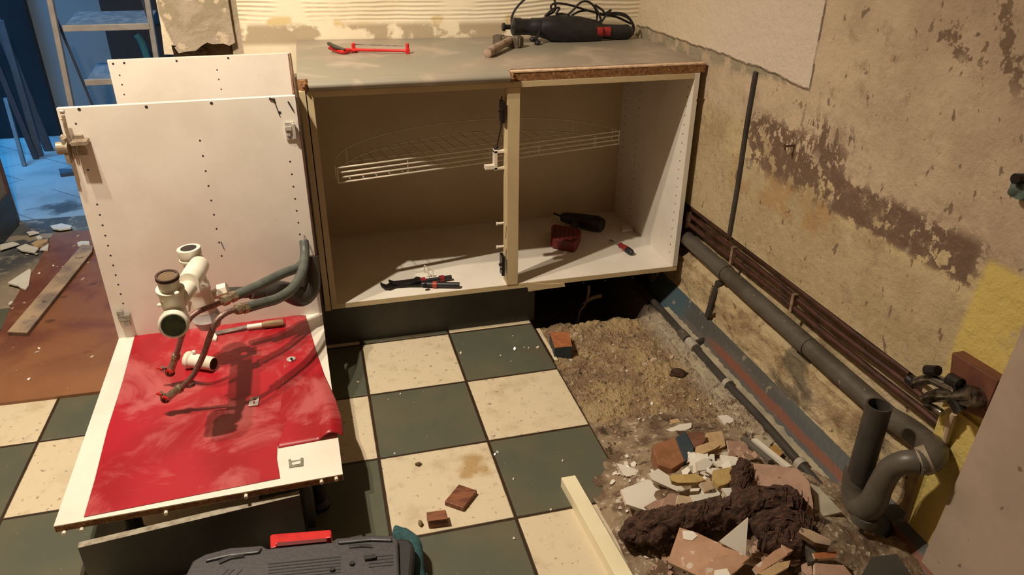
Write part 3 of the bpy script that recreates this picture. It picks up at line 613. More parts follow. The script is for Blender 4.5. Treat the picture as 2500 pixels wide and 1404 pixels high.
hb(176, 343, 216, 350, .002, .040); hb(166, 352, 214, 378, .0, .004); hb(183, 330, 205, 344, .0, .010); hb(184, 352, 194, 360, .004, .016); hb(196, 351, 212, 359, .004, .022); hb(160, 336, 167, 398, .002, .030)
e_ = PP(140, 362, .016); h.cyl(e_, e_+Vector((.028, 0, 0)), .017, 18); h.cyl(PP(147, 333, .016), PP(160, 340, .016), .008, 12)
h.tube([PP(172, 348, .020), PP(162, 318, .022), PP(154, 282, .024)], .0048, 8, sub=1); h.cyl(PP(157, 273, .024), PP(147, 273, .024), .006, 10); h.cyl(PP(160, 290, .024), PP(149, 291, .024), .0035, 8)
h.build('hinge', tan, sp_, bevel=.0006)
h = B(); q = PP(300, 775); yy = q.y
hb(284, 758, 300, 786, .0, .004); hb(284, 760, 302, 768, .004, .014); hb(288, 770, 320, 778, .002, .018); hb(300, 778, 320, 796, .0, .003)
h.build('hinge', steel, sp_, bevel=.0006)
h = B(); q = PP(708, 320); yy = q.y
hb(694, 299, 722, 340, .0, .005); hb(695, 310, 712, 318, .005, .012); hb(712, 302, 724, 338, .004, .012); hb(700, 324, 710, 332, .005, .009)
h.build('strike_plate', zinc, sp_, bevel=.0006)
b = B(); rbox(b, (PX1+.001, PY-.02, Z0), (PX1+.006, PB, ZT)); b.build('back_panel', hardboard, sink)
for (u, v) in ((320, 1290), (775, 1210)):
    q = P(u, v, z=.06); b = B(); b.lathe((q.x, q.y+.03, 0), (q.x, q.y+.03, Z0), [(0, .028), (.012, .030), (.02, .018), (.13, .018), (.14, .026), (.165, .03)], 16); b.build('foot', black_pl, sink, smooth=True)
b = B(); b.lathe((-.62, .14, 0), (-.62, .14, Z0), [(0, .028), (.012, .030), (.02, .018), (.13, .018), (.14, .026), (.165, .03)], 16); b.build('foot', black_pl, sink, smooth=True)
# next cabinet side behind
cb2 = thing('base_cabinet', R(-.41, .7, Z0), 'white base cabinet behind the sink unit, only its tall drilled side showing', 'cabinet')
b = B(); rbox(b, (PX0, PB, Z0), (PX1, PB+T, ZT)); 
for u, v in ((303, 154), (431, 149), (557, 142), (276, 156), (530, 171), (534, 194), (540, 218), (292, 184), (298, 207), (303, 231)):
    q = PP(u, v, .0006, PB); b.cyl(q+Vector((0, .008, 0)), q, .0042 if v < 160 else .003, 8, 1)
b.build('side_panel', [white_mel, dark_hole], cb2, bevel=.0012)
b = B(); rbox(b, (PX0, PY+T+.002, Z0), (PX1, PB, Z0+T)); b.build('bottom_panel', white_mel, cb2)
b = B(); rbox(b, (PX1-.006, PY+T+.02, ZT-.25), (PX1-.001, PB-.002, ZT-.001)); b.build('back_panel', wood_brown, cb2)
b = B(); b.lathe(R(-.62, .8, 0), R(-.62, .8, Z0), [(0, .028), (.02, .018), (.13, .018), (.165, .03)], 16); b.lathe(R(-.62, .4, 0), R(-.62, .4, Z0), [(0, .028), (.02, .018), (.13, .018), (.165, .03)], 16); b.build('foot', black_pl, cb2, smooth=True)

# red vinyl mat
ZV = Z0+T+.0008
def vsheet(pts, z, th=.0012): 
    b = B(); b.prism([P(u, v, z=z) for u, v in pts], (0, 0, th)); return b
v1 = [(330, 817), (500, 792), (700, 767), (704, 790), (722, 850), (737, 925), (700, 1030), (677, 1092), (676, 1120), (684, 1168), (205, 1263), (232, 1170), (262, 1050), (300, 930)]
tag(vsheet(v1, ZV).build('vinyl_mat', vinyl), 'red vinyl sheet covering most of the sink cabinet bottom', 'mat')
# second sheet with a curled right side
b = B(); A, Dq = P(700, 770, z=ZV+.0019), P(679, 1094, z=ZV+.0008)
RP = [P(u, v, z=ZV+.0013) for u, v in ((746, 770), (758, 810), (773, 860), (792, 915), (820, 975), (834, 1020), (838, 1064))]
def sh2(u, v):
    l = A.lerp(Dq, v); t = v*(len(RP)-1); i = min(int(t), len(RP)-2); r = RP[i].lerp(RP[i+1], t-i); p = l.lerp(r, u)
    e = max(0, (u-.62)/.38); p.z += .017*math.sin(e*math.pi)*min(1, max(0, (v-.45)*2.5)); p.z -= .0004*v
    return p
b.grid(sh2, 40, 30); o = b.build('vinyl_mat', vinyl, smooth=True); so = o.modifiers.new('s', 'SOLIDIFY'); so.thickness = .0005
tag(o, 'loose narrow strip of red vinyl curling over the right cabinet edge', 'mat')

# ------------------------------------------------------------------ sink trap and hoses
trap = thing('sink_drain_trap', (-.43, -.12, Z0+T+.08), 'white plastic double drain trap hanging free above the red sheet', 'drain trap')
b = B(); tb, bb = P(460, 606, y=.0), P(512, 795, y=.0); Lb = (bb-tb).length
b.lathe(tb, bb, [(0, .020), (.0, .030), (.008, .0305), (.020, .0295), (.022, .026), (.028, .026), (.030, .0305), (.036, .030), (.040, .024), (.10, .025), (.105, .028), (.125, .029), (.13, .027), (.15, .029), (.19, .031)], 28); b.build('rear_column', pvc_white, trap, smooth=True)
b = B(); b.lathe(tb, bb, [(.188, .030), (.20, .033), (Lb-.03, .037), (Lb-.026, .040), (Lb-.02, .037), (Lb, .030)], 28); b.build('bottle_base', pvc_aged, trap, smooth=True)
b = B(); b.lathe(tb, bb, [(-.001, .0205), (.001, .019)], 24); b.build('rear_opening', dark_hole, trap)
ft, fb = P(408, 676, y=-.30), P(436, 790, y=-.28); Lf = (fb-ft).length
b = B(); b.lathe(ft, fb, [(0, .0235), (.03, .0235), (.031, .031), (.039, .031), (.041, .027), (.075, .027), (.09, .024), (Lf, .026)], 28); b.build('front_column', pvc_white, trap, smooth=True)
b = B(); b.lathe(ft, fb, [(.004, .0205), (-.004, .0205), (-.0045, .0255), (.003, .0262), (.004, .022)], 28, caps=False); b.build('seal_ring', rubber, trap, smooth=True)
b = B(); b.lathe(ft, fb, [(-.002, .0195), (.0, .018)], 24); b.build('front_opening', simple('murky_brown_inside', (.16, .10, .05), rough=.8), trap)
ec = P(425, 787, y=-.33); ed = (CAM-ec); ed = (ed.normalized()+Vector((-.12, 0, -.35))).normalized()
b = B(); b.lathe(ec-ed*.03, ec+ed*.02, [(-.03, .02), (.0, .030), (.03, .0305), (.035, .033), (.046, .0335), (.050, .029)], 28); b.build('capped_elbow', pvc_white, trap, smooth=True)
b = B(); b.lathe(ec+ed*.0195, ec+ed*.022, [(0, .0265), (.0015, .0262)], 28); b.build('end_cap', green_scale, trap)
b = B(); b.tube([P(486, 648, y=-.04), P(474, 668, y=-.13), P(459, 692, y=-.22)], [.025, .0265, .025], 24); b.build('link_cylinder', pvc_white, trap, smooth=True)
b = B(); b.tube([P(464, 698, y=-.20), P(450, 715, y=-.26), P(436, 735, y=-.29)], [.019, .020, .020], 20); b.tube([P(462, 738, y=-.2), P(460, 760, y=-.2)], [.006, .004], 8); b.build('elbow_joint', pvc_white, trap, smooth=True)
for (u, v, y) in ((390, 745, -.31), (418, 762, -.33), (432, 716, -.33)):
    b = B(); b.blob(P(u, v, y=y), (.006, .006, .005), 1, .05, 2); b.build('collar_lug', pvc_white, trap, smooth=True)
b = B(); b.tube([P(520, 720, y=.02), P(545, 712, y=.02)], [.014, .018], 14, sub=1); b.tube([P(535, 712, y=.0), P(556, 706, y=.0)], [.022, .020], 8, sub=1); b.build('outlet_nut', pvc_white, trap, smooth=True, flat_angle=25)
# stub lying on the sheet
st = thing('pipe_stub', P(495, 893, z=ZC), 'short white pipe stub with collar lying on the red sheet', 'pipe')
a, c_ = P(458, 878, z=ZC+.024), P(522, 889, z=ZC+.024); Lp = (c_-a).length
b = B(); b.lathe(a, c_, [(0, .018), (0, .0245), (.012, .025), (.016, .021), (Lp, .0195), (Lp, .0165)], 26); b.build('tube', pvc_white, st, smooth=True)
b = B(); b.lathe(a, c_, [(Lp-.0005, .0175), (Lp+.0004, .0172)], 22); b.build('opening', dark_hole, st)
b = B(); b.blob(P(473, 859, z=ZC+.052), (.006, .006, .005), 1, .1, 2); b.build('lug', pvc_white, st, smooth=True)
# grey hoses with braided connectors
def hose(lbl, grey, fit, braidpts, tapdir, tapc):
    t = thing('flexible_water_hose', P(*braidpts[-1][:2], y=braidpts[-1][2]), lbl, 'hose')
    b = B(); b.tube([P(u, v, y=y) for u, v, y in grey], .0135, 14, sub=8, ridge=.06); b.build('corrugated_sleeve', hose_grey, t, smooth=True, flat_angle=70)
    f0, f1 = [P(u, v, y=y) for u, v, y in fit]; d = (f1-f0); L_ = d.length
    b = B(); b.lathe(f0, f1, [(0, .010), (0, .0155), (L_*.3, .0155), (L_*.32, .011), (L_*.42, .011), (L_*.44, .0145), (L_*.8, .0145), (L_*.82, .009), (L_, .008)], 6); b.build('brass_fitting', brass, t, smooth=False, bevel=.0008)
    b = B(); b.tube([P(u, v, y=y) for u, v, y in braidpts], .0075, 12, sub=8); b.build('braided_hose', braid, t, smooth=True)
    e = P(*braidpts[-1][:2], y=braidpts[-1][2]); e2 = P(*tapc[:2], y=tapc[2])
    b = B(); L2 = (e2-e).length; b.lathe(e, e2, [(-.016, .009), (-.012, .0125), (0, .0125), (.002, .010), (L2*.6, .0105), (L2, .012)], 6); b.build('hose_nut', brass, t, bevel=.0008)
    b = B(); s_ = P(tapdir[0], tapdir[1], y=tapc[2]); b.cyl(e.lerp(e2, .7), s_, .004, 8); b.blob(e2, (.013, .012, .012), 3, .1, 2); 
    b.build('tap_body', simple('rusty_valve', (.12, .03, .02), (.06, .02, .015), 60, .5, .3), t, smooth=True)
    b = B(); b.tube([s_+Vector((-.012, 0, .004)), s_+Vector((.004, 0, -.004))], .0035, 8, sub=1); b.tube([e.lerp(e2, .9)+Vector((-.006, -.01, .012)), e2+Vector((.008, -.01, .006))], .004, 8, sub=1); b.build('red_lever', red_pl, t, smooth=True)
    b = B(); b.lathe(s_, s_+Vector((-.3, -.6, .3)), [(0, .008), (.001, .008)], 14); b.build('valve_disc', steel, t)
hose('upper grey sleeved water hose, its braided end dropping behind the capped trap', [(742, 640, .17), (725, 655, .14), (690, 668, .09), (630, 698, .0), (574, 722, -.05)], [(574, 722, -.05), (535, 740, -.09)], [(540, 738, -.085), (510, 750, -.10), (478, 764, -.12), (458, 785, -.13), (444, 820, -.12), (436, 850, -.10), (428, 875, -.09)], (396, 900), (415, 910, -.09))
hose('lower grey sleeved water hose, its braided end curving down to the front red tap', [(742, 588, .20), (744, 620, .17), (738, 662, .09), (716, 702, .0), (680, 728, -.08), (640, 740, -.13), (602, 751, -.17)], [(602, 751, -.17), (570, 757, -.20)], [(574, 756, -.2), (550, 765, -.22), (528, 785, -.235), (515, 815, -.24), (495, 870, -.235), (472, 915, -.23), (445, 945, -.225), (432, 953, -.225)], (395, 962), (404, 974, -.225))
# big grey waste elbow behind the hoses
b = B(); b.tube([P(640, 712, y=.08), P(668, 706, y=.10), P(700, 712, y=.13), P(735, 722, y=.15), P(755, 700, y=.17), P(758, 660, y=.19), P(757, 625, y=.205)], [.026, .026, .030, .034, .033, .028, .026], 22, sub=6)
tag(b.build('waste_elbow', grey_pvc_d, smooth=True), 'thick dark grey waste pipe bend in the right corner of the sink unit', 'pipe')
b = B(); b.cyl(P(556, 716, y=.05), P(642, 712, y=.08), .017, 16); b.cyl(P(612, 714, y=.06), P(655, 711, y=.09), .0205, 16); b.build('w', grey_pvc_d).name = 'waste_pipe'; tag(bpy.data.objects['waste_pipe'], 'short straight waste pipe joining the white trap to the grey bend', 'pipe')
b = B(); b.tube([P(742, 586, y=.2), P(741, 572, y=.225), P(738, 566, y=.232)], [.003, .0015, .001], 6); tag(b.build('wire_end', steel, smooth=True), 'thin bent wire end poking up above the grey hose', 'wire')
# chisel and small hardware on the sheet
ch = thing('wood_chisel', P(610, 800, z=ZC), 'old chisel with a worn wooden handle lying on the red sheet', 'chisel')
a, c_ = P(640, 794, z=ZC+.014), P(692, 787, z=ZC+.014); L_ = (c_-a).length
b = B(); b.lathe(a, c_, [(0, .009), (.01, .0115), (L_*.5, .012), (L_, .0125)], 16); b.build('handle', wood_hand, ch, smooth=True)
b = B(); b.cyl(P(604, 799, z=ZC+.012), a, .0085, 12); b.build('ferrule', pvc_white, ch, smooth=True)
b = B(); b.prism([P(520, 812, z=ZC+.004), P(600, 796, z=ZC+.01), P(604, 802, z=ZC+.01), P(524, 820, z=ZC+.004)], (0, 0, .003)); b.build('blade', steel, ch)
def bit(name, pts, z, th, m, lbl, cat, **kw):
    b = B(); b.prism([P(u, v, z=z+th) for u, v in pts], (0, 0, -th)); return tag(b.build(name, m, **kw), lbl, cat)
bit('plastic_catch', [(508, 824), (524, 812), (530, 820), (528, 829), (512, 828)], ZV+.0015, .008, pvc_white, 'tiny white plastic catch on the red sheet beside the chisel tip', 'catch', bevel=.001)
ws = thing('screw_washer', P(711, 878, z=ZV+.0015), 'round white washer with a dark screw on the red sheet', 'washer')
q = P(711, 878, z=ZV+.0025); b = B(); b.lathe(q, q+Vector((0, 0, 1)), [(0, .013), (.003, .013), (.004, .011)], 24); b.build('disc', zinc, ws, smooth=True); b = B(); b.cyl(q+Vector((0, 0, .003)), q+Vector((.002, -.012, .010)), .003, 8); b.build('screw', black_metal, ws)
ks = thing('keyhole_plate', P(620, 981, z=ZV+.0015), 'small square metal keyhole plate in the middle of the red sheet', 'plate')
pp = [(611, 970), (634, 967), (630, 988), (606, 991)]; b = B(); b.prism([P(u, v, z=ZV+.006) for u, v in pp], (0, 0, -.004)); b.build('plate', zinc, ks, bevel=.0008)
b = B(); q = P(622, 975, z=ZV+.0064); b.lathe(q, q+Vector((0, 0, 1)), [(0, .0045), (.0004, .0045)], 12); q = P(620, 982, z=ZV+.0064); b.box((q.x-.002, q.y-.006, q.z), (q.x+.002, q.y+.004, q.z+.0004)); b.build('keyhole', simple('keyhole_red_dark', (.2, .01, .01), rough=.6), ks)
bit('metal_clip', [(704, 1122), (710, 1121), (711, 1125), (734, 1122), (733, 1118), (740, 1117), (740, 1136), (706, 1141)], ZC, .003, simple('grey_green_zinc', (.30, .31, .24), (.2, .2, .16), 60, .5, .5), 'flat grey clip in the bare white corner of the bottom panel', 'clip')
bit('clip_slot', [(713, 1130), (727, 1126), (735, 1125), (733, 1132), (713, 1135)], ZC+.003, .001, white_mel, 'pale tab set in the flat grey clip', 'tab')
b = B(); b.lathe(P(447, 935, z=ZV+.004), P(447, 935, z=ZV+.005), [(0, .009)], 4); 
R0 = P(462, 937, z=ZV+.006); b = B(); b.tube([R0+Vector((.012*math.cos(g), .012*math.sin(g), .001)) for g in [i*math.pi/8 for i in range(17)]], .003, 8, sub=1); tag(b.build('rubber_washer', rubber, smooth=True), 'brown rubber ring lying under the front braided hose', 'washer')
for i, (u, v) in enumerate(((250, 1115), (340, 895), (243, 1108))): pass

# ------------------------------------------------------------------ boards, toolbox, towel
b = B(); t0, t1 = P(190, 1338, z=.150), P(732, 1209, z=.150); d = (t1-t0).normalized(); nn = Vector((-d.y, d.x, 0))
pb = thing('plinth_board', (t0+t1)/2-Vector((0, 0, .15)), 'loose grey plinth board standing on edge in front of the sink unit', 'board')
b.prism([t0-Vector((0, 0, .15)), t1-Vector((0, 0, .15)), t1-Vector((0, 0, .001)), t0-Vector((0, 0, .001))], nn*.017); b.build('face', plinth_grey, pb)
b = B(); b.prism([t0, t1, t1+nn*.017, t0+nn*.017], (0, 0, -.0012)); b.build('sawn_top_edge', edge_grey, pb)
u0 = t1+Vector((.03, .03, 0))
b = B(); q0, q1 = P(742, 1200, z=.10), P(762, 1290, z=.02); b.box((q0.x+.0, q0.y-.02, 0), (q0.x+.018, q0.y+.30, .14), rotz(-.02, q0)); tag(b.build('dark_board', plinth_grey), 'dark board standing on edge under the right side of the red panel', 'board')
zc = .115
tb_ = thing('toolbox', P(740, 1400, z=0), 'charcoal plastic tool case with a red handle lying flat in the foreground', 'toolbox')
top = [(452, 1404), (470, 1368), (500, 1352), (560, 1336), (640, 1330), (652, 1338), (815, 1322), (818, 1313), (905, 1305), (960, 1306), (972, 1318), (975, 1404), (975, 1560), (430, 1560)]
b = B(); pt = [P(u, v, z=zc) for u, v in top]; b.prism(pt, (0, 0, -.05)); lid_ = b.build('lid', tool_grey, tb_, bevel=.008, seg=3)
b = B(); c0 = sum(pt, Vector())/len(pt); b.prism([c0+(q-c0)*.985-Vector((0, 0, .055)) for q in pt], (0, 0, -(zc-.056))); b.build('tray', tool_grey, tb_, bevel=.006)
b = B(); b.prism([P(u, v, z=zc-.01) for u, v in ((968, 1312), (1000, 1314), (1012, 1330), (1006, 1404), (1004, 1560), (972, 1560))], (0, 0, -.09)); b.build('side_wall', tool_dark, tb_, bevel=.008)
for pp in ([(505, 1362), (560, 1344), (640, 1336), (632, 1348), (560, 1356), (500, 1370)], [(822, 1316), (905, 1308), (955, 1310), (958, 1320), (905, 1318), (826, 1326)]):
    b = B(); b.prism([P(u, v, z=zc+.006) for u, v in pp], (0, 0, -.01)); b.build('latch', tool_grey, lid_, bevel=.003)
b = B()
for i in range(6):
    v = 1367+i*7.5; b.prism([P(u, w_, z=zc+.0004) for u, w_ in ((655, v+9), (832, v-9), (832, v-6.6), (655, v+11.4))], (0, 0, .0004))
for i in range(4):
    v = 1360+i*8; b.prism([P(u, w_, z=zc+.0004) for u, w_ in ((900, v), (960, v-6), (960, v-4), (900, v+2))], (0, 0, .0004))
for u in (542, 556, 576): b.prism([P(a_, w_, z=zc+.0004) for a_, w_ in ((u, 1404), (u+14, 1390), (u+17, 1390), (u+3, 1404))], (0, 0, .0004))
for pp in ([(532, 1369), (560, 1357), (594, 1352), (596, 1356), (562, 1361), (534, 1373)], [(850, 1331), (880, 1328), (908, 1330), (908, 1333), (880, 1332), (850, 1334)], [(888, 1356), (918, 1354), (918, 1362), (888, 1366)]): b.prism([P(u, v, z=zc+.0065) for u, v in pp], (0, 0, .0006))
b.build('groove', tool_dark, lid_)
for (u, v) in ((860, 1377), (912, 1360), (812, 1392)):
    q = P(u, v, z=zc+.001); b = B(); b.lathe(q, q+Vector((0, 0, 1)), [(0, .006), (.004, .005)], 14); b.build('screw_cap', black_pl, lid_, smooth=True)
b = B(); hz = zc-.01
b.prism([P(u, v, z=hz) for u, v in ((659, 1308), (664, 1304), (806, 1293), (809, 1297), (808, 1312), (798, 1313), (797, 1318), (676, 1328), (675, 1335), (660, 1338))], (0, 0, -.022)); chd_ = b.build('carry_handle', red_pl, tb_, bevel=.002)
b = B(); b.prism([P(u, v, z=hz+.0006) for u, v in ((676, 1325), (797, 1314), (797, 1322), (676, 1334))], (0, 0, -.02)); b.build('handle_recess', simple('handle_dark_red', (.12, .01, .01), rough=.6), chd_)
# towel
tw = [(962, 1276), (985, 1284), (1008, 1302), (1024, 1325), (1030, 1342), (1024, 1356), (1032, 1375), (1040, 1390), (1048, 1404), (1080, 1500), (1000, 1500), (990, 1380), (975, 1320), (955, 1300)]
b = B(); b.prism([P(u, v, z=.045) for u, v in tw], (0, 0, -.043)); o = b.build('towel', teal_cloth, bevel=.012, seg=4); tag(o, 'crumpled teal towel tucked beside the tool case', 'towel')
b = B(); b.tube([P(985, 1300, z=.04), P(1005, 1325, z=.055), P(1012, 1350, z=.05), P(1016, 1404, z=.045), P(1030, 1480, z=.04)], [.012, .02, .02, .02, .02], 14); b.build('fold', teal_cloth, o, smooth=True)

# wooden blocks and batten on the tiles
def block(lbl, topc, h, m, name='wood_block'):
    b = B(); b.prism([P(u, v, z=h) for u, v in topc], (0, 0, -h)); return tag(b.build(name, m, bevel=.002), lbl, 'wood block')
block('larger flat red-brown wood block lying skewed on the white tile', [(1120, 1182), (1165, 1197), (1131, 1240), (1085, 1224)], .014, wood_red)
block('smaller chunky red-brown wood block near the teal towel', [(1041, 1250), (1088, 1244), (1094, 1266), (1046, 1272)], .026, wood_red)
b = B(); b.blob(P(1026, 1277, z=.006), (.006, .009, .007), 4, .2, 2); tag(b.build('pebble', simple('tan_stone', (.25, .17, .09), rough=.9)), 'tan pebble on the white tile left of the small wood block', 'pebble')
b = B(); b.blob(P(1021, 1133, z=.004), (.009, .006, .005), 6, .2, 2); tag(b.build('pebble', simple('brown_clod', (.12, .07, .03), rough=.9)), 'brown clod on the white tile near its dirty upper edge', 'pebble')
bh = .032
a0, a1 = P(1370, 1166, z=bh), P(1404, 1160, z=bh); c0, c1 = P(1502, 1404, z=bh), P(1546, 1404, z=bh)
b = B(); b.prism([a0, a1, a1+(c1-a1)*2.2, a0+(c0-a0)*2.2], (0, 0, -bh+.001)); tag(b.build('batten', batten_m, bevel=.001), 'long cream painted batten lying across the tiles towards the viewer', 'batten')
# red brick at the edge of the dug floor
bk = thing('brick_piece', P(1365, 845, z=-.01), 'orange-topped blue-sided brick piece at the corner of the dug floor', 'brick')
tq = [P(u, v, z=.035) for u, v in ((1342, 812), (1388, 811), (1397, 846), (1354, 850))]; b = B(); b.prism(tq, (0, 0, -.05)); b.build('painted_body', brick_blue, bk, bevel=.001)
b = B(); b.prism([q+Vector((0, 0, .0015)) for q in tq], (0, 0, -.0014)); b.build('orange_face', brick_or, bk)

# ------------------------------------------------------------------ pipes along the right wall
def ypipe(name, xz, y0, y1, r, m, lbl, wob=.002, seed=0, n=24, parent=None):
    b = B(); b.tube([(xz[0]+wob*fbm(t*3, seed, 1, seed), y0+(y1-y0)*t, xz[1]+wob*fbm(t*3, seed, 1, seed+4)+xz[2]*t if len(xz) > 2 else xz[1]) for t in [i/n for i in range(n+1)]], r, 16, sub=2)
    return b
# heating pipes (two long copper pipes and one behind)
for (x_, z_, r, y0, y1, lbl, sd_) in ((XW+.004, .345, .0085, -.93, .62, 'lower front copper pipe running along the right wall', 1), (XW+.010, .372, .008, -.87, .60, 'middle copper pipe running along the right wall', 2), (XW+.012, .402, .008, -.80, .62, 'topmost copper pipe running in the chase of the right wall', 3)):
    b = ypipe('copper_pipe', (x_, z_, .0), y0, y1, r, copper, lbl, .006, sd_); tag(b.build('copper_pipe', copper, smooth=True), lbl, 'pipe')
for (yy) in (.30, -.02, -.36):
    b = B(); b.box((XW-.008, yy-.006, .33), (XW+.01, yy+.006, .39)); tag(b.build('pipe_clip', simple('scraped_clip', (.3, .2, .14), (.12, .07, .05), 40, .8), bevel=.002), 'plaster-caked clip holding the copper pipes to the wall', 'clip', 'copper pipe clips')
dp = thing('drain_pipe', (XW, -.2, .25), 'long grey drain pipe along the right wall ending in an upturned bend', 'drain pipe')
pa, pbx = (XW+.004, .60, .29), (XW-.008, -.80, .278)
b = B(); b.tube([pa, (XW+.002, .2, .286), (XW-.002, -.3, .28), pbx], .026, 20, sub=4); b.build('straight_run', grey_pvc, dp, smooth=True)
b = B(); b.cyl((XW+.001, .06, .284), (XW+.0005, .0, .283), .0295, 20); b.build('coupling', grey_pvc, dp, smooth=True)
b = B(); b.cyl((XW-.005, -.40, .279), (XW-.0055, -.47, .279), .0275, 20); b.build('coupling', grey_pvc, dp, smooth=True)
b = B(); b.tube([pbx, P(2215, 1045, x=XW-.012), P(2255, 1078, x=XW-.02), P(2278, 1100, x=XW-.04), P(2268, 1122, x=XW-.075), P(2240, 1128, x=XW-.10)], [.027, .027, .029, .031, .030, .028], 20, sub=6); b.build('elbow', grey_pvc, dp, smooth=True)
b = B(); e_ = P(2248, 1127, x=XW-.09); e2 = P(2272, 1120, x=XW-.075); b.cyl(e_, e2, .0315, 20); b.build('pale_collar', simple('tan_collar', (.30, .24, .17), rough=.6), dp, smooth=True)
b = B(); b.tube([P(2245, 1128, x=XW-.09), P(2210, 1128, x=XW-.11), P(2175, 1145, x=XW-.12), P(2150, 1185, x=XW-.125), P(2132, 1225, x=XW-.128), P(2112, 1240, x=XW-.13), P(2094, 1225, x=XW-.13), P(2088, 1190, x=XW-.13), P(2093, 1150, x=XW-.13)], [.025, .025, .026, .027, .030, .032, .031, .030, .030], 20, sub=6); b.build('u_bend', grey_pvc, dp, smooth=True)
u0, u1 = P(2097, 1165, x=XW-.13), P(2147, 988, x=XW-.13); Lu = (u1-u0).length
b = B(); b.lathe(u0, u1, [(0, .0275), (Lu, .0275), (Lu, .0235), (Lu-.04, .023)], 26, caps=False); b.build('upright_pipe', grey_pvc_d, dp, smooth=True)
b = B(); b.lathe(u0, u1, [(Lu-.041, .023), (Lu-.04, .001)], 20); b.build('pipe_inside', dark_hole, dp)
b = B(); q = P(2112, 1262, x=XW-.13); b.cyl(q+Vector((0, 0, .008)), q-Vector((0, 0, .012)), .03, 20); b.build('cleanout_cap', grey_pvc, dp, smooth=True)
# thin conduit on the ground with couplings
cn = thing('conduit', (1.115, -.1, .01), 'thin grey conduit with couplings lying along the dug floor by the wall', 'conduit')
cp = [(1.105, .45, .02), (1.112, .28, .02), (1.110, .03, .02), (1.108, -.22, .02), (1.112, -.43, .02), (1.106, -.63, .022), (1.102, -.9, .02)]
b = B(); b.tube(cp, .0125, 14, sub=5); b.build('conduit_pipe', grey_pvc_d, cn, smooth=True)
for yy, m_, ln, rr in ((.06, grey_pvc, .05, .0165), (.0, simple('white_grey_coupling', (.42, .38, .32), rough=.6), .05, .0175), (-.245, simple('white_grey_coupling', (.42, .38, .32), rough=.6), .018, .018), (-.64, simple('white_grey_coupling', (.42, .38, .32), rough=.6), .02, .018)):
    b = B(); b.cyl((1.109, yy-ln/2, .02), (1.109, yy+ln/2, .02), rr, 16); b.build('coupling', m_, cn, smooth=True)
b = B(); b.cyl((1.11, .0, .02), (1.175, .02, .02), .012, 12); b.build('tee_branch', grey_pvc_d, cn, smooth=True)
# vertical conduit on wall
b = B(); t0_, t1_ = P(1846, 175, x=XW-.004), P(1781, 574, x=XW-.004); b.tube([t0_, t0_.lerp(t1_, .33)+Vector((0, .002, 0)), t0_.lerp(t1_, .66)+Vector((0, -.002, 0)), t1_], .0085, 12, sub=4); tag(b.build('wall_conduit', grey_pvc_d, smooth=True), 'upright dark grey conduit fixed on the right wall above the copper pipes', 'conduit')
b = B(); b.cyl((XW-.01, .06, .09), (XW-.002, .035, .235), .012, 12); tag(b.build('branch_pipe', grey_pvc_d, smooth=True), 'short dark pipe rising in a hole of the lower masonry to the drain', 'pipe')
# nails in the wall
for (u, v, lbl) in ((1720, 243, 'rusty nail in the right wall just beside the worktop end'), (1940, 355, 'thin nail in the brown blotched part of the right wall')):
    q = P(u, v, x=XW); b = B(); b.cyl(q+Vector((.01, 0, 0)), q+Vector((-.03, -.0, 0)), .0028, 8); b.cyl(q+Vector((-.03, 0, 0)), q+Vector((-.032, 0, 0)), .006, 10); b.tube([q+Vector((-.028, 0, 0)), q+Vector((-.03, -.002, -.012))], .0025, 6, sub=1); tag(b.build('nail', simple('rusty_iron', (.09, .04, .02), rough=.8)), lbl, 'nail')
# little wall fitting at right edge
wf = thing('pipe_stub_fitting', P(2492, 455, x=XW), 'capped green pipe stub sticking out of the right wall at the frame edge', 'pipe fitting')
q = P(2520, 458, x=XW); b = B(); b.cyl(q+Vector((.01, 0, 0)), q+Vector((-.03, -.0, 0)), .020, 16); b.blob(q+Vector((-.015, .006, -.005)), (.02, .02, .02), 2, .2); b.build('green_collar', simple('verdigris', (.10, .14, .12), (.06, .09, .08), 50, .7), wf, smooth=True)
b = B(); b.cyl(q+Vector((-.02, .002, .018)), q+Vector((-.045, .002, .020)), .010, 12); b.build('cap', black_metal, wf, smooth=True)
# valve cluster and its wood block
b = B(); wv_ = [P(u, v, x=XW-.03) for u, v in ((2324, 860), (2437, 930), (2398, 1022), (2310, 985))]; b.prism(wv_, (.03, 0, 0)); tag(b.build('wood_mounting_block', simple('varnished_block', (.17, .06, .035), (.11, .04, .025), 16, .6, stretch=(4, 1, 1)), bevel=.002), 'red-brown wood block fixed to the wall behind the water valves', 'wood block')
vx = XW-.06
vl = thing('water_valve', P(2300, 960, x=vx), 'tarnished chrome stop valve cluster at the end of the copper pipes', 'valve')
V_ = lambda u, v, x=vx: P(u, v, x=x)
b = B(); b.tube([V_(2230, 935), V_(2270, 925), V_(2300, 935), V_(2335, 950)], [.010, .012, .013, .012], 14); b.tube([V_(2255, 975), V_(2290, 965), V_(2330, 965), V_(2372, 962)], [.010, .015, .013, .016], 14); b.tube([V_(2262, 990), V_(2285, 1000), V_(2300, 1010)], [.008, .01, .008], 10); b.build('valve_body', chrome, vl, smooth=True)
b = B(); b.cyl(V_(2275, 925), V_(2275, 905, vx-.01), .009, 12); b.cyl(V_(2262, 903, vx-.01), V_(2290, 905, vx-.01), .011, 12); b.build('valve_knob', black_metal, vl, smooth=True)
b = B(); b.cyl(V_(2356, 965), V_(2388, 972, XW-.03), .022, 16); b.build('wall_flange', chrome, vl, smooth=True)
for a_, c_, r_ in (((2330, 975), (2345, 1005), .013), ((2218, 925), (2235, 940), .011), ((2318, 925), (2345, 940), .014)):
    b = B(); b.cyl(V_(*a_), V_(*c_), r_, 12); b.build('hex_nut', black_metal, vl)
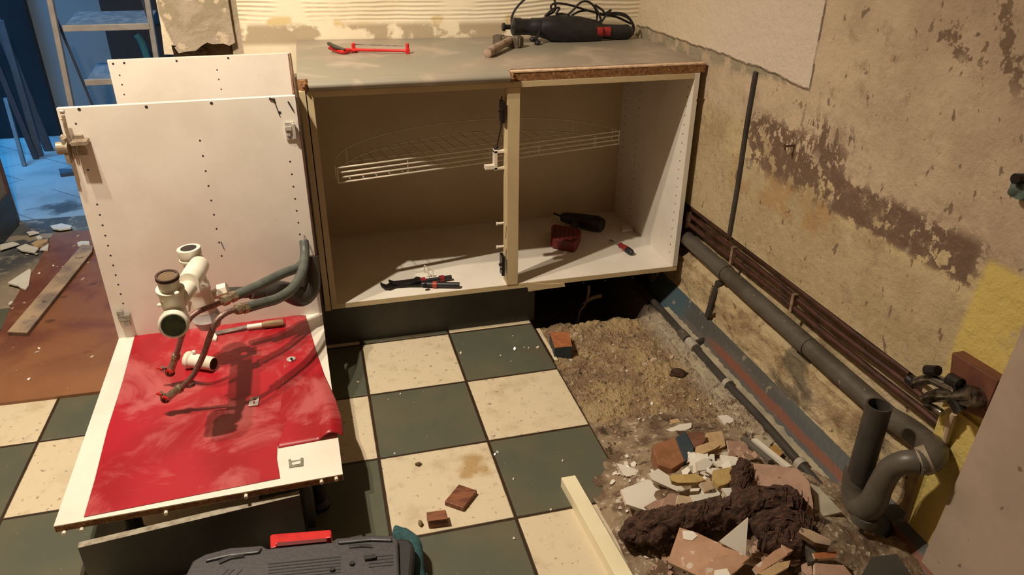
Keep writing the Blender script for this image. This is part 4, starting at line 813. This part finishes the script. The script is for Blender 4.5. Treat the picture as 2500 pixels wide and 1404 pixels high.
b = B(); b.tube([V_(2330, 1010, vx+.02), V_(2318, 1040, vx+.03), V_(2308, 1080, vx+.04)], [.006, .008, .006], 8); tag(b.build('plaster_drip', simple('pale_filler', (.55, .42, .30), rough=.9), smooth=True), 'pale filler drip running down the wall below the valves', 'filler')
# dark bag behind the upright pipe
b = B(); b.prism([P(u, v, z=.05) for u, v in ((1982, 1262), (2040, 1252), (2120, 1240), (2180, 1235), (2184, 1290), (2150, 1340), (2120, 1300), (2060, 1300), (2010, 1290))], (0, 0, -.03)); tag(b.build('plastic_bag', simple('dark_teal_sheet', (.018, .035, .045), (.01, .02, .03), 20, .45), bevel=.01, seg=3), 'dark teal plastic bag on the rubble behind the upturned drain', 'bag')

# ------------------------------------------------------------------ rubble heap
def H(x, y):
    d1 = ((x-.80)/.27)**2+((y+.66)/.25)**2; d2 = ((x-.95)/.32)**2+((y+.92)/.30)**2; d3 = ((x-.62)/.14)**2+((y+.76)/.16)**2
    h = .075*math.exp(-d1*1.6)+.095*math.exp(-d2*1.4)+.03*math.exp(-d3*1.5)
    e = min(1, max(0, (x-.60)/.05))
    return max(gz(max(x, .66), y) if (x > .64 and y > -.66) else 0, h*1.0-.014+.010*fbm(x, y, 18, 3)*min(1, h*30)) 
k = M('rubble_dirt', .95, space='world'); n2 = k.noise(50, 5, .7)
c = k.mix((.30, .22, .14), (.14, .085, .05), k.noise(14, 4).ss(.4, .6)); c = k.mix(c, (.55, .47, .36), n2.ss(.55, .66)); c = k.mix(c, (.06, .035, .02), k.noise(22, 4, off=4.).ss(.58, .66)); k.base(c); k.bump(n2, .008); rub = k.m
def hg(u, v):
    xx = .52+u*.66; yy = -1.25+v*.95; h = H(xx, yy); h0 = h
    if xx < .66 or yy < -.62: h = h0 if h0 > .003 else -.004
    return (xx, yy, h)
b = B(); b.grid(hg, 200, 260); tag(b.build('rubble_heap', rub, smooth=True), 'heap of fine plaster and mortar rubble between tiles and right wall', 'rubble', kind='stuff')
def hit(u, v):
    d = FW + (u-1250)/F*RT - (v-702)/F*UP; t = .8
    while t < 4:
        p = CAM+d*t
        if p.z <= H(p.x, p.y): return p
        t += .004
    return CAM+d*t
shn = 0
def shard(pts, lift, m_top, m_side, lbl, cat='tile shard', name='tile_shard', th=.008, tilt=(0, 0), group=None, m_bot=None):
    cu = sum(p[0] for p in pts)/len(pts); cv = sum(p[1] for p in pts)/len(pts); c0 = hit(cu, cv); c0 = c0+Vector((0, 0, lift)); 
    # plane through lifted centre seen on the same ray
    d = (c0-CAM); c0 = P(cu, cv, z=c0.z); n = Vector((tilt[0], tilt[1], 1)).normalized(); out = []
    for u, v in pts:
        dd = FW + (u-1250)/F*RT - (v-702)/F*UP; t = (c0-CAM).dot(n)/dd.dot(n); out.append(CAM+dd*t)
    b = B(); b.prism(out, n*-th, k=1, kbot=0, ktop=0)
    o = b.build(name, [m_top, m_side]); return tag(o, lbl, cat, group)
W_, E_ = glaze, glaze_edge
shard([(1757, 1323), (1827, 1264), (1820, 1357)], .07, W_, E_, 'upright white triangular tile shard in front of the brown fibre roll', tilt=(-.5, -1.2))
shard([(1659, 1288), (1700, 1300), (1830, 1361), (1785, 1398), (1736, 1404), (1700, 1404), (1630, 1372)], .055, terra, glaze_edge, 'large terracotta tile piece with pale patch at the front of the heap', th=.010, tilt=(-.2, -.25))
shard([(1666, 1295), (1692, 1297), (1703, 1308), (1690, 1320), (1668, 1316)], .060, W_, E_, 'pale mortar patch stuck on the large terracotta piece', 'mortar', 'mortar_patch', .003, (-.2, -.25))
shard([(1740, 1362), (1784, 1352), (1830, 1364), (1800, 1392), (1784, 1404), (1730, 1404), (1724, 1386)], .066, terra, E_, 'second terracotta tile piece overlapping the large one at its right', th=.010, tilt=(.1, -.2))
shard([(1745, 1392), (1775, 1388), (1784, 1404), (1742, 1410)], .078, W_, E_, 'small white shard on the bottom edge of the terracotta pieces')
shard([(1836, 1131), (1880, 1135), (1946, 1144), (1960, 1160), (1975, 1176), (1985, 1230), (1985, 1256), (1956, 1282), (1900, 1262), (1850, 1215), (1828, 1190), (1842, 1165)], .03, terra_pink, E_, 'big rounded pinkish tile back leaning on the right of the heap', th=.010, tilt=(-.25, -.15))
shard([(1978, 1180), (2000, 1190), (2056, 1250), (2000, 1262), (1988, 1262), (1988, 1220)], .006, simple('grey_cream_tile', (.42, .37, .28), rough=.5), E_, 'flat grey-cream tile piece right of the pinkish one', th=.006, tilt=(-.1, 0))
shard([(1515, 1196), (1581, 1170), (1600, 1176), (1626, 1212), (1607, 1234), (1575, 1246), (1529, 1231)], .016, W_, E_, 'broad white tile shard on the left of the heap', tilt=(.15, -.1))
shard([(1583, 1157), (1607, 1144), (1640, 1166), (1681, 1202), (1678, 1211), (1594, 1172)], .030, W_, E_, 'long white tile shard above the broad one', th=.01, tilt=(.1, -.5))
shard([(1684, 1209), (1759, 1202), (1757, 1209), (1691, 1226)], .022, W_, E_, 'narrow white tile strip in the middle of the heap', th=.012, tilt=(0, -.6))
shard([(1690, 1180), (1716, 1178), (1706, 1198), (1684, 1200)], .02, W_, E_, 'small squarish white shard above the narrow white strip', th=.01)
shard([(1625, 1050), (1660, 1036), (1688, 1032), (1688, 1044), (1655, 1058)], .008, W_, E_, 'white shard lying alone on the earth above the brick', tilt=(0, -.4))
shard([(1752, 1015), (1775, 1013), (1796, 1026), (1778, 1036), (1770, 1038)], .008, W_, E_, 'white shard lying alone on the earth nearest the conduit', tilt=(0, -.3), th=.012)
shard([(1505, 1131), (1520, 1134), (1573, 1154), (1560, 1160), (1523, 1161)], .010, W_, E_, 'thin white triangular shard at the left tip of the heap', tilt=(.1, -.3))
shard([(1635, 1025), (1655, 1022), (1662, 1030), (1640, 1034)], .004, buff, buff, 'small buff stone on the earth just above the lone white shard', 'stone', 'stone_chip', .01)
shard([(1775, 1075), (1810, 1078), (1825, 1095), (1800, 1112), (1780, 1104)], .022, terra_pink, E_, 'pinkish tile chip beside the grey strips at the back of the heap', tilt=(.2, -.3))
shard([(1722, 1150), (1740, 1142), (1790, 1148), (1786, 1158), (1740, 1160)], .03, W_, E_, 'small pale shard left of the upright fibre lump', tilt=(0, -.4))
shard([(1840, 1078), (1885, 1076), (1875, 1100), (1850, 1096)], .012, simple('grey_cream_tile', (.42, .37, .28)), E_, 'grey-cream shard behind the yellow brick chip', tilt=(0, -.2))
shard([(1880, 1090), (1895, 1086), (1912, 1106), (1893, 1124), (1876, 1108)], .022, simple('yellow_brick_face', (.42, .24, .07), (.34, .19, .05), 30, .8), wood_brown, 'yellow-faced brick chip beside the conduit', 'brick', 'brick_chip', .03, (.1, -.2))
shard([(1724, 1057), (1762, 1052), (1772, 1088), (1750, 1098), (1722, 1080)], .045, buff, buff, 'upper buff mortar lump beside the brick with dark band', 'mortar', 'mortar_lump', .02, (.0, -.25))
shard([(1700, 1090), (1735, 1078), (1760, 1086), (1745, 1096), (1712, 1110), (1698, 1104)], .050, buff, buff, 'lower buff mortar lump beside the brick with dark band', 'mortar', 'mortar_lump', .014, (.0, -.25))
shard([(1710, 1108), (1740, 1096), (1765, 1098), (1740, 1112)], .03, terra, E_, 'thin tan tile slip under the buff mortar lumps', tilt=(.1, -.3))
shard([(1700, 1128), (1722, 1118), (1742, 1128), (1730, 1146), (1704, 1150)], .028, W_, E_, 'pale shard between the brick fragment and the fibre lump', tilt=(.2, -.5))
shard([(1758, 1110), (1800, 1116), (1812, 1130), (1786, 1138), (1760, 1128)], .03, W_, E_, 'cream shard behind the upright fibre lump', tilt=(-.1, -.4))
shard([(1708, 1180), (1730, 1164), (1745, 1192), (1722, 1200)], .028, simple('beige_tile_back', (.5, .38, .26)), E_, 'beige shard under the speckled yellow mortar lump', tilt=(.2, -.4))
shard([(1762, 1192), (1800, 1190), (1812, 1206), (1775, 1212)], .03, W_, E_, 'pale shard at the foot of the upright fibre lump', tilt=(.1, -.5))
bb_ = thing('brick_fragment', hit(1640, 1100), 'brown brick fragment with a blue-black band at the top of the heap', 'brick')
zbk = hit(1640, 1100).z+.05
def bp(pts, z): return [P(u, v, z=z) for u, v in pts]
b = B(); b.prism(bp([(1592, 1086), (1649, 1066), (1672, 1125), (1642, 1144), (1607, 1134), (1596, 1104)], zbk), (0, 0, -.045)); b.build('brown_face', simple('brown_brick', (.27, .115, .05), (.2, .08, .035), 30, .8, bump=.001), bb_, bevel=.003)
b = B(); b.prism(bp([(1649, 1067), (1674, 1052), (1694, 1090), (1696, 1110), (1672, 1126)], zbk+.002), (0, 0, -.04)); b.build('dark_band', brick_blue, bb_, bevel=.003)
b = B(); b.prism(bp([(1674, 1054), (1720, 1054), (1722, 1078), (1698, 1100)], zbk-.006), (0, 0, -.035)); b.build('far_end', wood_brown, bb_, bevel=.003)
shard([(1637, 1159), (1700, 1157), (1714, 1164), (1722, 1172), (1700, 1178), (1655, 1179), (1642, 1174)], .048, buff_yel, buff_yel, 'yellow mortar strip across the middle of the heap', 'mortar', 'mortar_lump', .014, (0, -.3))
shard([(1742, 1148), (1786, 1140), (1790, 1165), (1778, 1180), (1755, 1187), (1742, 1172)], .04, buff_yel, buff_yel, 'speckled yellow mortar lump left of the upright fibre lump', 'mortar', 'mortar_lump', .014, (0, -.3))
shard([(1620, 1222), (1634, 1204), (1650, 1205), (1655, 1240), (1610, 1245)], .03, terra_pink, E_, 'pinkish tile piece just above the fibre roll', tilt=(.2, -.4))
shard([(1575, 1236), (1600, 1222), (1626, 1215), (1612, 1240), (1590, 1248)], .036, terra_pink, E_, 'small dull pink tile piece on the broad white shard', tilt=(.2, -.4))
shard([(1655, 1208), (1680, 1212), (1690, 1228), (1660, 1240), (1652, 1230)], .03, simple('beige_tile_back', (.5, .38, .26), (.42, .3, .2), 20, .85), E_, 'beige tile piece right above the fibre roll', tilt=(.1, -.4))
for i, (pts, l_) in enumerate(([( (1840, 1385), (1890, 1345), (1935, 1322), (1938, 1345), (1890, 1375), (1850, 1400)), 'lower right orange terracotta strip among the dark rubble'], [((1905, 1325), (1932, 1315), (1940, 1342), (1922, 1352)), 'small orange chip above the terracotta strip'], [((1985, 1350), (2045, 1346), (2040, 1362), (1990, 1364)), 'orange-brown brick sliver under the plastic bag'], [((1990, 1375), (2060, 1380), (2080, 1404), (1990, 1404)), 'dark pink tile piece at the lower right edge'], [((1850, 1400), (1900, 1374), (1930, 1368), (1925, 1385), (1880, 1410)), 'ochre tile strip below the terracotta strip'])):
    shard(pts, .045, [terra, terra, brick_or, terra_pink, buff][i], E_, l_, tilt=(0, -.35), th=.012)
shard([(1955, 1288), (1975, 1292), (2030, 1318), (2026, 1332), (1990, 1325), (1950, 1300)], .07, wood_grey, wood_side, 'greyish wood splinter between heap and plastic bag', 'wood', 'wood_splinter', .012, (.1, -.2))
shard([(2130, 1360), (2190, 1352), (2225, 1404), (2105, 1404)], .05, plinth_grey, plinth_grey, 'dark grey triangular board corner at the lower right frame edge', 'board', 'board_offcut', .012, (0, -.3))
b = B(); q0, q1 = hit(1942, 1300)+Vector((0, 0, .05)), hit(1962, 1420)+Vector((0, 0, .06)); b.prism([q0, q0+Vector((.022, 0, 0)), q1+Vector((.022, 0, 0)), q1], (0, 0, -.014)); tag(b.build('metal_profile', simple('dull_grey_profile', (.13, .115, .09), (.07, .06, .05), 30, .5, .4)), 'dull grey metal profile standing out of the lower rubble', 'profile')
for i, ((u0_, v0_, u1_, v1_), l_) in enumerate((((1812, 1080, 1880, 1134), 'upper grey slat leaning at the back of the heap'), ((1838, 1084, 1925, 1150), 'lower pale slat leaning at the back of the heap'))):
    q0, q1 = hit(u0_, v0_)+Vector((0, 0, .02)), hit(u1_, v1_)+Vector((0, 0, .015)); d = (q1-q0).normalized(); nn = Vector((-d.y, d.x, 0))*.008
    b = B(); b.prism([q0-nn, q1-nn, q1+nn, q0+nn], (0, 0, -.01)); tag(b.build('slat', [simple('grey_slat', (.14, .12, .10), rough=.7), W_][i]), l_, 'slat')
# fibre rolls
roll = [(1522, 1322), (1560, 1300), (1600, 1285), (1650, 1272), (1710, 1262), (1770, 1255), (1830, 1240), (1880, 1232), (1930, 1238), (1955, 1255)]
def lumpy(pts, rs, seed, name, lbl, amp=.35, lift=.028):
    pp = [hit(u, v)+Vector((0, 0, lift)) for u, v in pts]; pp = [P(u, v, z=p.z) for (u, v), p in zip(pts, pp)]
    b = B(); b.tube(pp, rs, 44, sub=26)
    for v in b.v:
        n3 = noise.noise_vector(v*38+Vector((seed, 0, 0))); n4 = noise.noise_vector(v*110); v += n3*.012+n4*.0045+noise.noise_vector(v*260)*.0012
    rg = random.Random(seed)
    for i in range(70):
        j = rg.randrange(len(pp)-1); c0 = pp[j].lerp(pp[j+1], rg.random()); a0 = rg.uniform(0, 3.14); rr = rs[j]*1.02
        st = [c0+Vector((.02*t, rr*math.cos(a0+t*.9)*-.9, rr*math.sin(a0+t*.9)*.95+.002)) for t in (0, .35, .7, 1.0+rg.random()*.4)]
        b.tube(st, .0011, 5, sub=3)
    return tag(b.build(name, peat, smooth=True), lbl, 'fibre wool')
lumpy(roll, [.016, .034, .040, .036, .034, .036, .040, .044, .042, .022], 3, 'fibre_roll', 'long dark brown roll of matted fibre across the rubble')
lumpy([(1840, 1290), (1880, 1275), (1940, 1285), (1960, 1300), (1930, 1325), (1860, 1325)], [.02, .03, .035, .03, .03, .02], 8, 'fibre_roll', 'darker clump of matted fibre under the right end of the roll')
lumpy([(1818, 1130), (1812, 1150), (1806, 1175), (1803, 1200), (1810, 1215)], [.014, .020, .024, .020, .012], 5, 'fibre_lump', 'upright dark brown fibre lump in the middle of the heap', lift=.035)
# small chips, one object each
cm = [(W_, 'white'), (terra_pink, 'pink'), (buff, 'buff')]
def chip_obj(q, r, m, lbl, grp, name='tile_chip', flat=.22):
    n = random.randint(4, 6); a0 = random.random()*6; b = B(); tl = Vector((random.uniform(-.5, .5), random.uniform(-.75, .35), 1)).normalized(); e1 = tl.orthogonal().normalized(); e2 = tl.cross(e1)
    poly = [q+e1*(r*random.uniform(.45, 1.25)*math.cos(a0+i*6.283/n))+e2*(r*random.uniform(.35, 1.0)*math.sin(a0+i*6.283/n)) for i in range(n)]
    b.prism(poly, tl*-(r*flat), k=1, ktop=0, kbot=0); return tag(b.build(name, [m, E_]), lbl, 'chip', grp)
random.seed(21)
for (u, v, su, sv, n, r, ws_, lbl, grp) in (
    (1540, 1160, 45, 25, 26, .007, 0, 'little white chip scattered at the left edge of the rubble heap', 'white chips at the left of the heap'),
    (1560, 1240, 40, 30, 20, .007, 0, 'little white chip below the broad white shard', 'white chips below the broad shard'),
    (1720, 1140, 60, 25, 34, .017, 0, 'white tile chip among the mortar lumps of the heap', 'white chips in the middle of the heap'),
    (1760, 1205, 55, 22, 34, .016, 0, 'white tile chip above the fibre roll', 'white chips above the fibre roll'),
    (1800, 1110, 40, 22, 18, .016, 1, 'pinkish tile chip at the back of the heap', 'pinkish chips at the back of the heap'),
    (1640, 1385, 40, 30, 24, .007, 1, 'small pinkish chip at the lower left of the heap', 'pinkish chips at the lower left'),
    (1890, 1370, 70, 30, 34, .020, 1, 'terracotta chip in the lower right rubble', 'terracotta chips at the lower right'),
    (1600, 1370, 25, 20, 6, .006, 0, 'tiny white chip on the tile beside the lower rubble', 'white chips on the tile edge')):
    for i in range(n):
        uu, vv = random.gauss(u, su*.55), random.gauss(v, sv*.55); q = hit(uu, vv); rr = r*random.uniform(.6, 1.5); q.z += rr*.5+.002
        chip_obj(q, rr, cm[ws_][0], lbl, grp)
for i in range(170):
    u, v = random.uniform(1380, 1780), random.uniform(820, 1090); q = P(u, v, z=0)
    if q.x < .65 or q.x > 1.05: continue
    q.z = gz(q.x, q.y)+.002; chip_obj(q, random.uniform(.0025, .007), random.choice([buff, buff, buff, W_, terra_pink]), 'small stone or mortar crumb on the dug earth', 'crumbs on the dug earth', 'mortar_crumb', .7)
for (u, v, r) in ((1590, 880, .02), (1575, 890, .012), (1600, 878, .011), (1640, 872, .012), (1405, 815, .015), (1420, 825, .011)):
    q = P(u, v, z=.0); q.z = gz(q.x, q.y)+.006; chip_obj(q, r, simple('pale_pink_rubble', (.5, .37, .27), rough=.9), 'pale rubble lump on the middle of the dug earth', 'pale lumps on the dug earth', 'rubble_lump', .8)
b = B(); q = P(1655, 910, z=0); b.blob((q.x, q.y, gz(q.x, q.y)+.006), (.028, .020, .012), 4, .3); tag(b.build('charcoal_clod', peat), 'dark brown clod on the earth near the conduit', 'clod')
for (u, v, r, l_) in ((1256, 852, .006, 0), (1313, 848, .008, 0), (1280, 848, .004, 0), (1290, 850, .003, 0), (1222, 868, .004, 0), (1124, 862, .005, 0), (1252, 820, .003, 0), (1205, 1063, .005, 0), (1215, 1105, .006, 0), (1208, 1110, .005, 0), (1253, 1170, .004, 0), (1254, 1315, .005, 0), (963, 1108, .004, 0), (977, 962, .004, 0), (948, 975, .003, 0), (1374, 1125, .004, 0), (875, 932, .007, 0), (912, 908, .005, 0), (1430, 870, .004, 0), (1345, 1245, .004, 0)):
    q = P(u, v, z=.0015); chip_obj(q+Vector((0, 0, r*.3)), r, W_, 'tiny white plaster crumb on the checkered tiles', 'crumbs on the checkered tiles', 'plaster_crumb', .6)

# ------------------------------------------------------------------ left passage
k = M('varnished_plywood', .45, space='world'); x, y, z = k.xyz(); n1 = k.noise(3.5, 5, .6, dist=.6)
c = k.mix((.235, .095, .045), (.15, .05, .032), n1.ss(.42, .62)); c = k.mix(c, (.30, .14, .06), (1-y.ss(.25, .7))*.6); c = k.mix(c, (.42, .30, .22), k.noise(24, 5, .7, off=2.).ss(.66, .74)*.8); c = k.mix(c, (.07, .025, .015), k.noise(11, 3, off=5.).ss(.66, .74)*.7); k.base(c); ply = k.m
b = B(); b.prism([P(u, v, z=.010) for u, v in ((0, 984), (245, 955))]+[Vector((-.45, .20, .010)), Vector((-.45, 1.62, .010))]+[P(u, v, z=.010) for u, v in ((212, 562), (130, 570), (112, 600), (95, 640), (60, 690), (30, 740), (0, 810))]+[Vector((-1.49, .95, .01)), Vector((-1.49, .24, .01))], (0, 0, -.0095))
tag(b.build('plywood_sheet', ply), 'red-brown plywood sheet covering the passage floor at left', 'board')
pk = thing('wood_lath', P(120, 720, z=.01), 'weathered wooden lath lying diagonally on the plywood sheet', 'lath')
pp = [P(u, v, z=.026) for u, v in ((20, 812), (88, 816), (228, 622), (222, 606), (204, 598))]; pp = [P(u, v, z=.026) for u, v in ((18, 810), (66, 812), (225, 613), (226, 600), (200, 597))]
b = B(); b.prism(pp, (0, 0, -.003)); b.build('top_face', wood_grey, pk); b = B(); b.prism([q-Vector((0, 0, .0031)) for q in pp], (0, 0, -.0125)); b.build('edge', wood_side, pk)
for pts, l_ in (([(18, 690), (72, 655), (76, 660), (70, 695), (62, 706), (50, 702), (42, 696)], 'large white triangular plaster shard on the plywood'),
                ([(122, 551), (150, 545), (176, 551), (172, 556), (145, 560), (128, 557)], 'white plaster shard on the dark threshold tile'),
                ([(40, 604), (62, 595), (94, 605), (84, 616), (50, 610)], 'bright white shard left of the small triangle on the threshold dust'),
                ([(96, 608), (119, 594), (116, 611)], 'small white triangular shard by the passage threshold'),
                ([(0, 597), (30, 590), (46, 594), (20, 602), (0, 608)], 'long white shard against the left skirting'),
                ([(188, 592), (198, 588), (217, 588), (219, 595), (190, 599)], 'white shard at the upper end of the lath'),
                ([(64, 566), (80, 563), (95, 566), (70, 572)], 'flat pale shard on the dusty threshold edge')):
    b = B(); b.prism([P(u, v, z=.020) for u, v in pts], (0, 0, -.008)); tag(b.build('plaster_shard', W_, bevel=.001), l_, 'plaster shard')
b = B(); b.prism([P(u, v, z=.026) for u, v in ((76, 594), (92, 586), (117, 582), (116, 588), (104, 596), (84, 600))], (0, 0, -.014)); tag(b.build('plaster_shard', buff), 'tan plaster lump beside the white shards on the threshold', 'plaster shard')
b = B(); b.prism([P(u, v, z=.018) for u, v in ((87, 578), (95, 574), (104, 579), (100, 584), (90, 583))], (0, 0, -.008)); tag(b.build('plaster_shard', W_), 'small pale chunk behind the tan plaster lump', 'plaster shard')
random.seed(5)
for (u, v) in ((155, 650), (130, 648), (95, 667), (190, 575), (65, 620), (88, 619), (140, 650), (180, 600), (30, 752), (25, 740), (60, 738), (90, 858), (95, 850), (225, 870), (40, 905), (70, 925), (215, 640), (200, 680)):
    q = P(u, v, z=.014); chip_obj(q, random.uniform(.004, .011), terra_pink if random.random() < .4 else W_, 'small plaster crumb scattered on the plywood sheet', 'crumbs on the plywood', 'plaster_crumb', .5)

# step ladder in the doorway
YLd = 1.72
lad = thing('step_ladder', (P(260, 200, y=YLd).x, YLd, 0), 'grey-white step ladder standing in the blue-lit doorway', 'ladder')
def Lp(u, v, y=YLd): return P(u, v, y=y)
def line(a, b_, za): t = (za-a.z)/(b_.z-a.z); return a+(b_-a)*t
la, lb_ = Lp(118, -10), Lp(172, 256); ra, rb = Lp(357, -10), Lp(380, 136)
for nm, a, c_ in (('left_rail', la, lb_), ('right_rail', ra, rb)):
    top_ = line(a, c_, 1.35); bot = line(a, c_, .02); b = B(); d = Vector((0, .03, 0)); hw = Vector((.011, 0, 0)); b.prism([top_-hw, top_+hw, bot+hw, bot-hw], d); b.build(nm, alu, lad, bevel=.003)
for (u0_, u1_, v_, th) in ((153, 366, 68, .022), (207, 372, 200, .022), (225, 384, 330, .022)):
    a, c_ = Lp(u0_, v_, YLd-.0), Lp(u1_, v_, YLd); b = B(); b.box((a.x, YLd-.005, a.z-.016), (c_.x, YLd+.012, a.z+.010)); b.build('tread_front', alu, lad, bevel=.002)
    b = B(); b.prism([(a.x+.004, YLd+.013, a.z-.004), (a.x+.004, YLd+.26, a.z+.024), (a.x+.004, YLd+.26, a.z+.034), (a.x+.004, YLd+.013, a.z+.007)], (c_.x-a.x-.008, 0, 0)); b.build('tread', step_m, lad, bevel=.002)
for (a, c_) in ((Lp(150, 75, YLd+.12), Lp(225, 255, YLd+.18)), (Lp(360, 40, YLd+.12), Lp(388, 130, YLd+.14))):
    d = (c_-a); b = B(); b.tube([a-d*1.6*(1 if a.z < 1.5 else 0), a+d*((.02-a.z)/d.z)], .006, 8, sub=1); b.build('rear_strut', alu_d, lad, smooth=True)

# back room furniture
def room_box(name, u0_, u1_, y, h, dep, m, lbl, cat, vb=None, z0=0):
    a, c_ = P(u0_, vb or 322, y=y), P(u1_, vb or 322, y=y); b = B(); b.box((a.x, y, z0), (c_.x, y+dep, h)); return tag(b.build(name, m, bevel=.004), lbl, cat)
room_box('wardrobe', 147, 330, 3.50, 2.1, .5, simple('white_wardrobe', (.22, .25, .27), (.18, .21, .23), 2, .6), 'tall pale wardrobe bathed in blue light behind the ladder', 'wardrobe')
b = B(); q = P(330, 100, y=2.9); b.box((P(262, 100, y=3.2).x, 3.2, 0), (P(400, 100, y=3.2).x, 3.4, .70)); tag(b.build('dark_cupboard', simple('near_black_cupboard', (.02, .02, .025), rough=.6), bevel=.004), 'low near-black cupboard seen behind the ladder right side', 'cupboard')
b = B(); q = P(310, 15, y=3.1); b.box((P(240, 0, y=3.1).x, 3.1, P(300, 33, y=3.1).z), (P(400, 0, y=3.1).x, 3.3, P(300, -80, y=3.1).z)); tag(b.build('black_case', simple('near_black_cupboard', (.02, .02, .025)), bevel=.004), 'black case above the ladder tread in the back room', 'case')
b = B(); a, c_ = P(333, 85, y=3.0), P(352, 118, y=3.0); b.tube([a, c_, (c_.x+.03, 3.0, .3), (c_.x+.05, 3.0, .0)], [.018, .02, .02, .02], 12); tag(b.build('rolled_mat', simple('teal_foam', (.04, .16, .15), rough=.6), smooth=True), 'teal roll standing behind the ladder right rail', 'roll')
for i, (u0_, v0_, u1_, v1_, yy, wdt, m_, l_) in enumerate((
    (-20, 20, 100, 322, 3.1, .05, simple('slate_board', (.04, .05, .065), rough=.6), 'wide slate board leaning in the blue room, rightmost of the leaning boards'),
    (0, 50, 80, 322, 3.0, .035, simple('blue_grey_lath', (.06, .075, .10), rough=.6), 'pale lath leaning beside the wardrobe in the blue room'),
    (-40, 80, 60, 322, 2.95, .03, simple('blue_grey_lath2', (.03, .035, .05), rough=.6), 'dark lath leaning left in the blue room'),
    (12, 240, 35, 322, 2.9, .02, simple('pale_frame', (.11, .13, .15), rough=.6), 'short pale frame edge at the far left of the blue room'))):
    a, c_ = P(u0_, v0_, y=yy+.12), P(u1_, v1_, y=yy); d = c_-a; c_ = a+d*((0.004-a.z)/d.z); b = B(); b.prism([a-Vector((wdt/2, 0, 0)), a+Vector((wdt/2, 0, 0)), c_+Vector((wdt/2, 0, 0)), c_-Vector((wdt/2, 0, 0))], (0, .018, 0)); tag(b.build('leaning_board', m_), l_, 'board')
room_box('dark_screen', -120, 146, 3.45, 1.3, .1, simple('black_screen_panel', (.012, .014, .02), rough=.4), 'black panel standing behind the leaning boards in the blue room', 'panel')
b = B(); b.prism([P(u, v, z=.02) for u, v in ((143, 412), (178, 412), (180, 420), (146, 424))], (0, 0, -.018)); tag(b.build('dark_offcut', simple('blue_dark_offcut', (.05, .07, .1))), 'dark offcut on the blue-lit floor beside the sink cabinet', 'offcut')
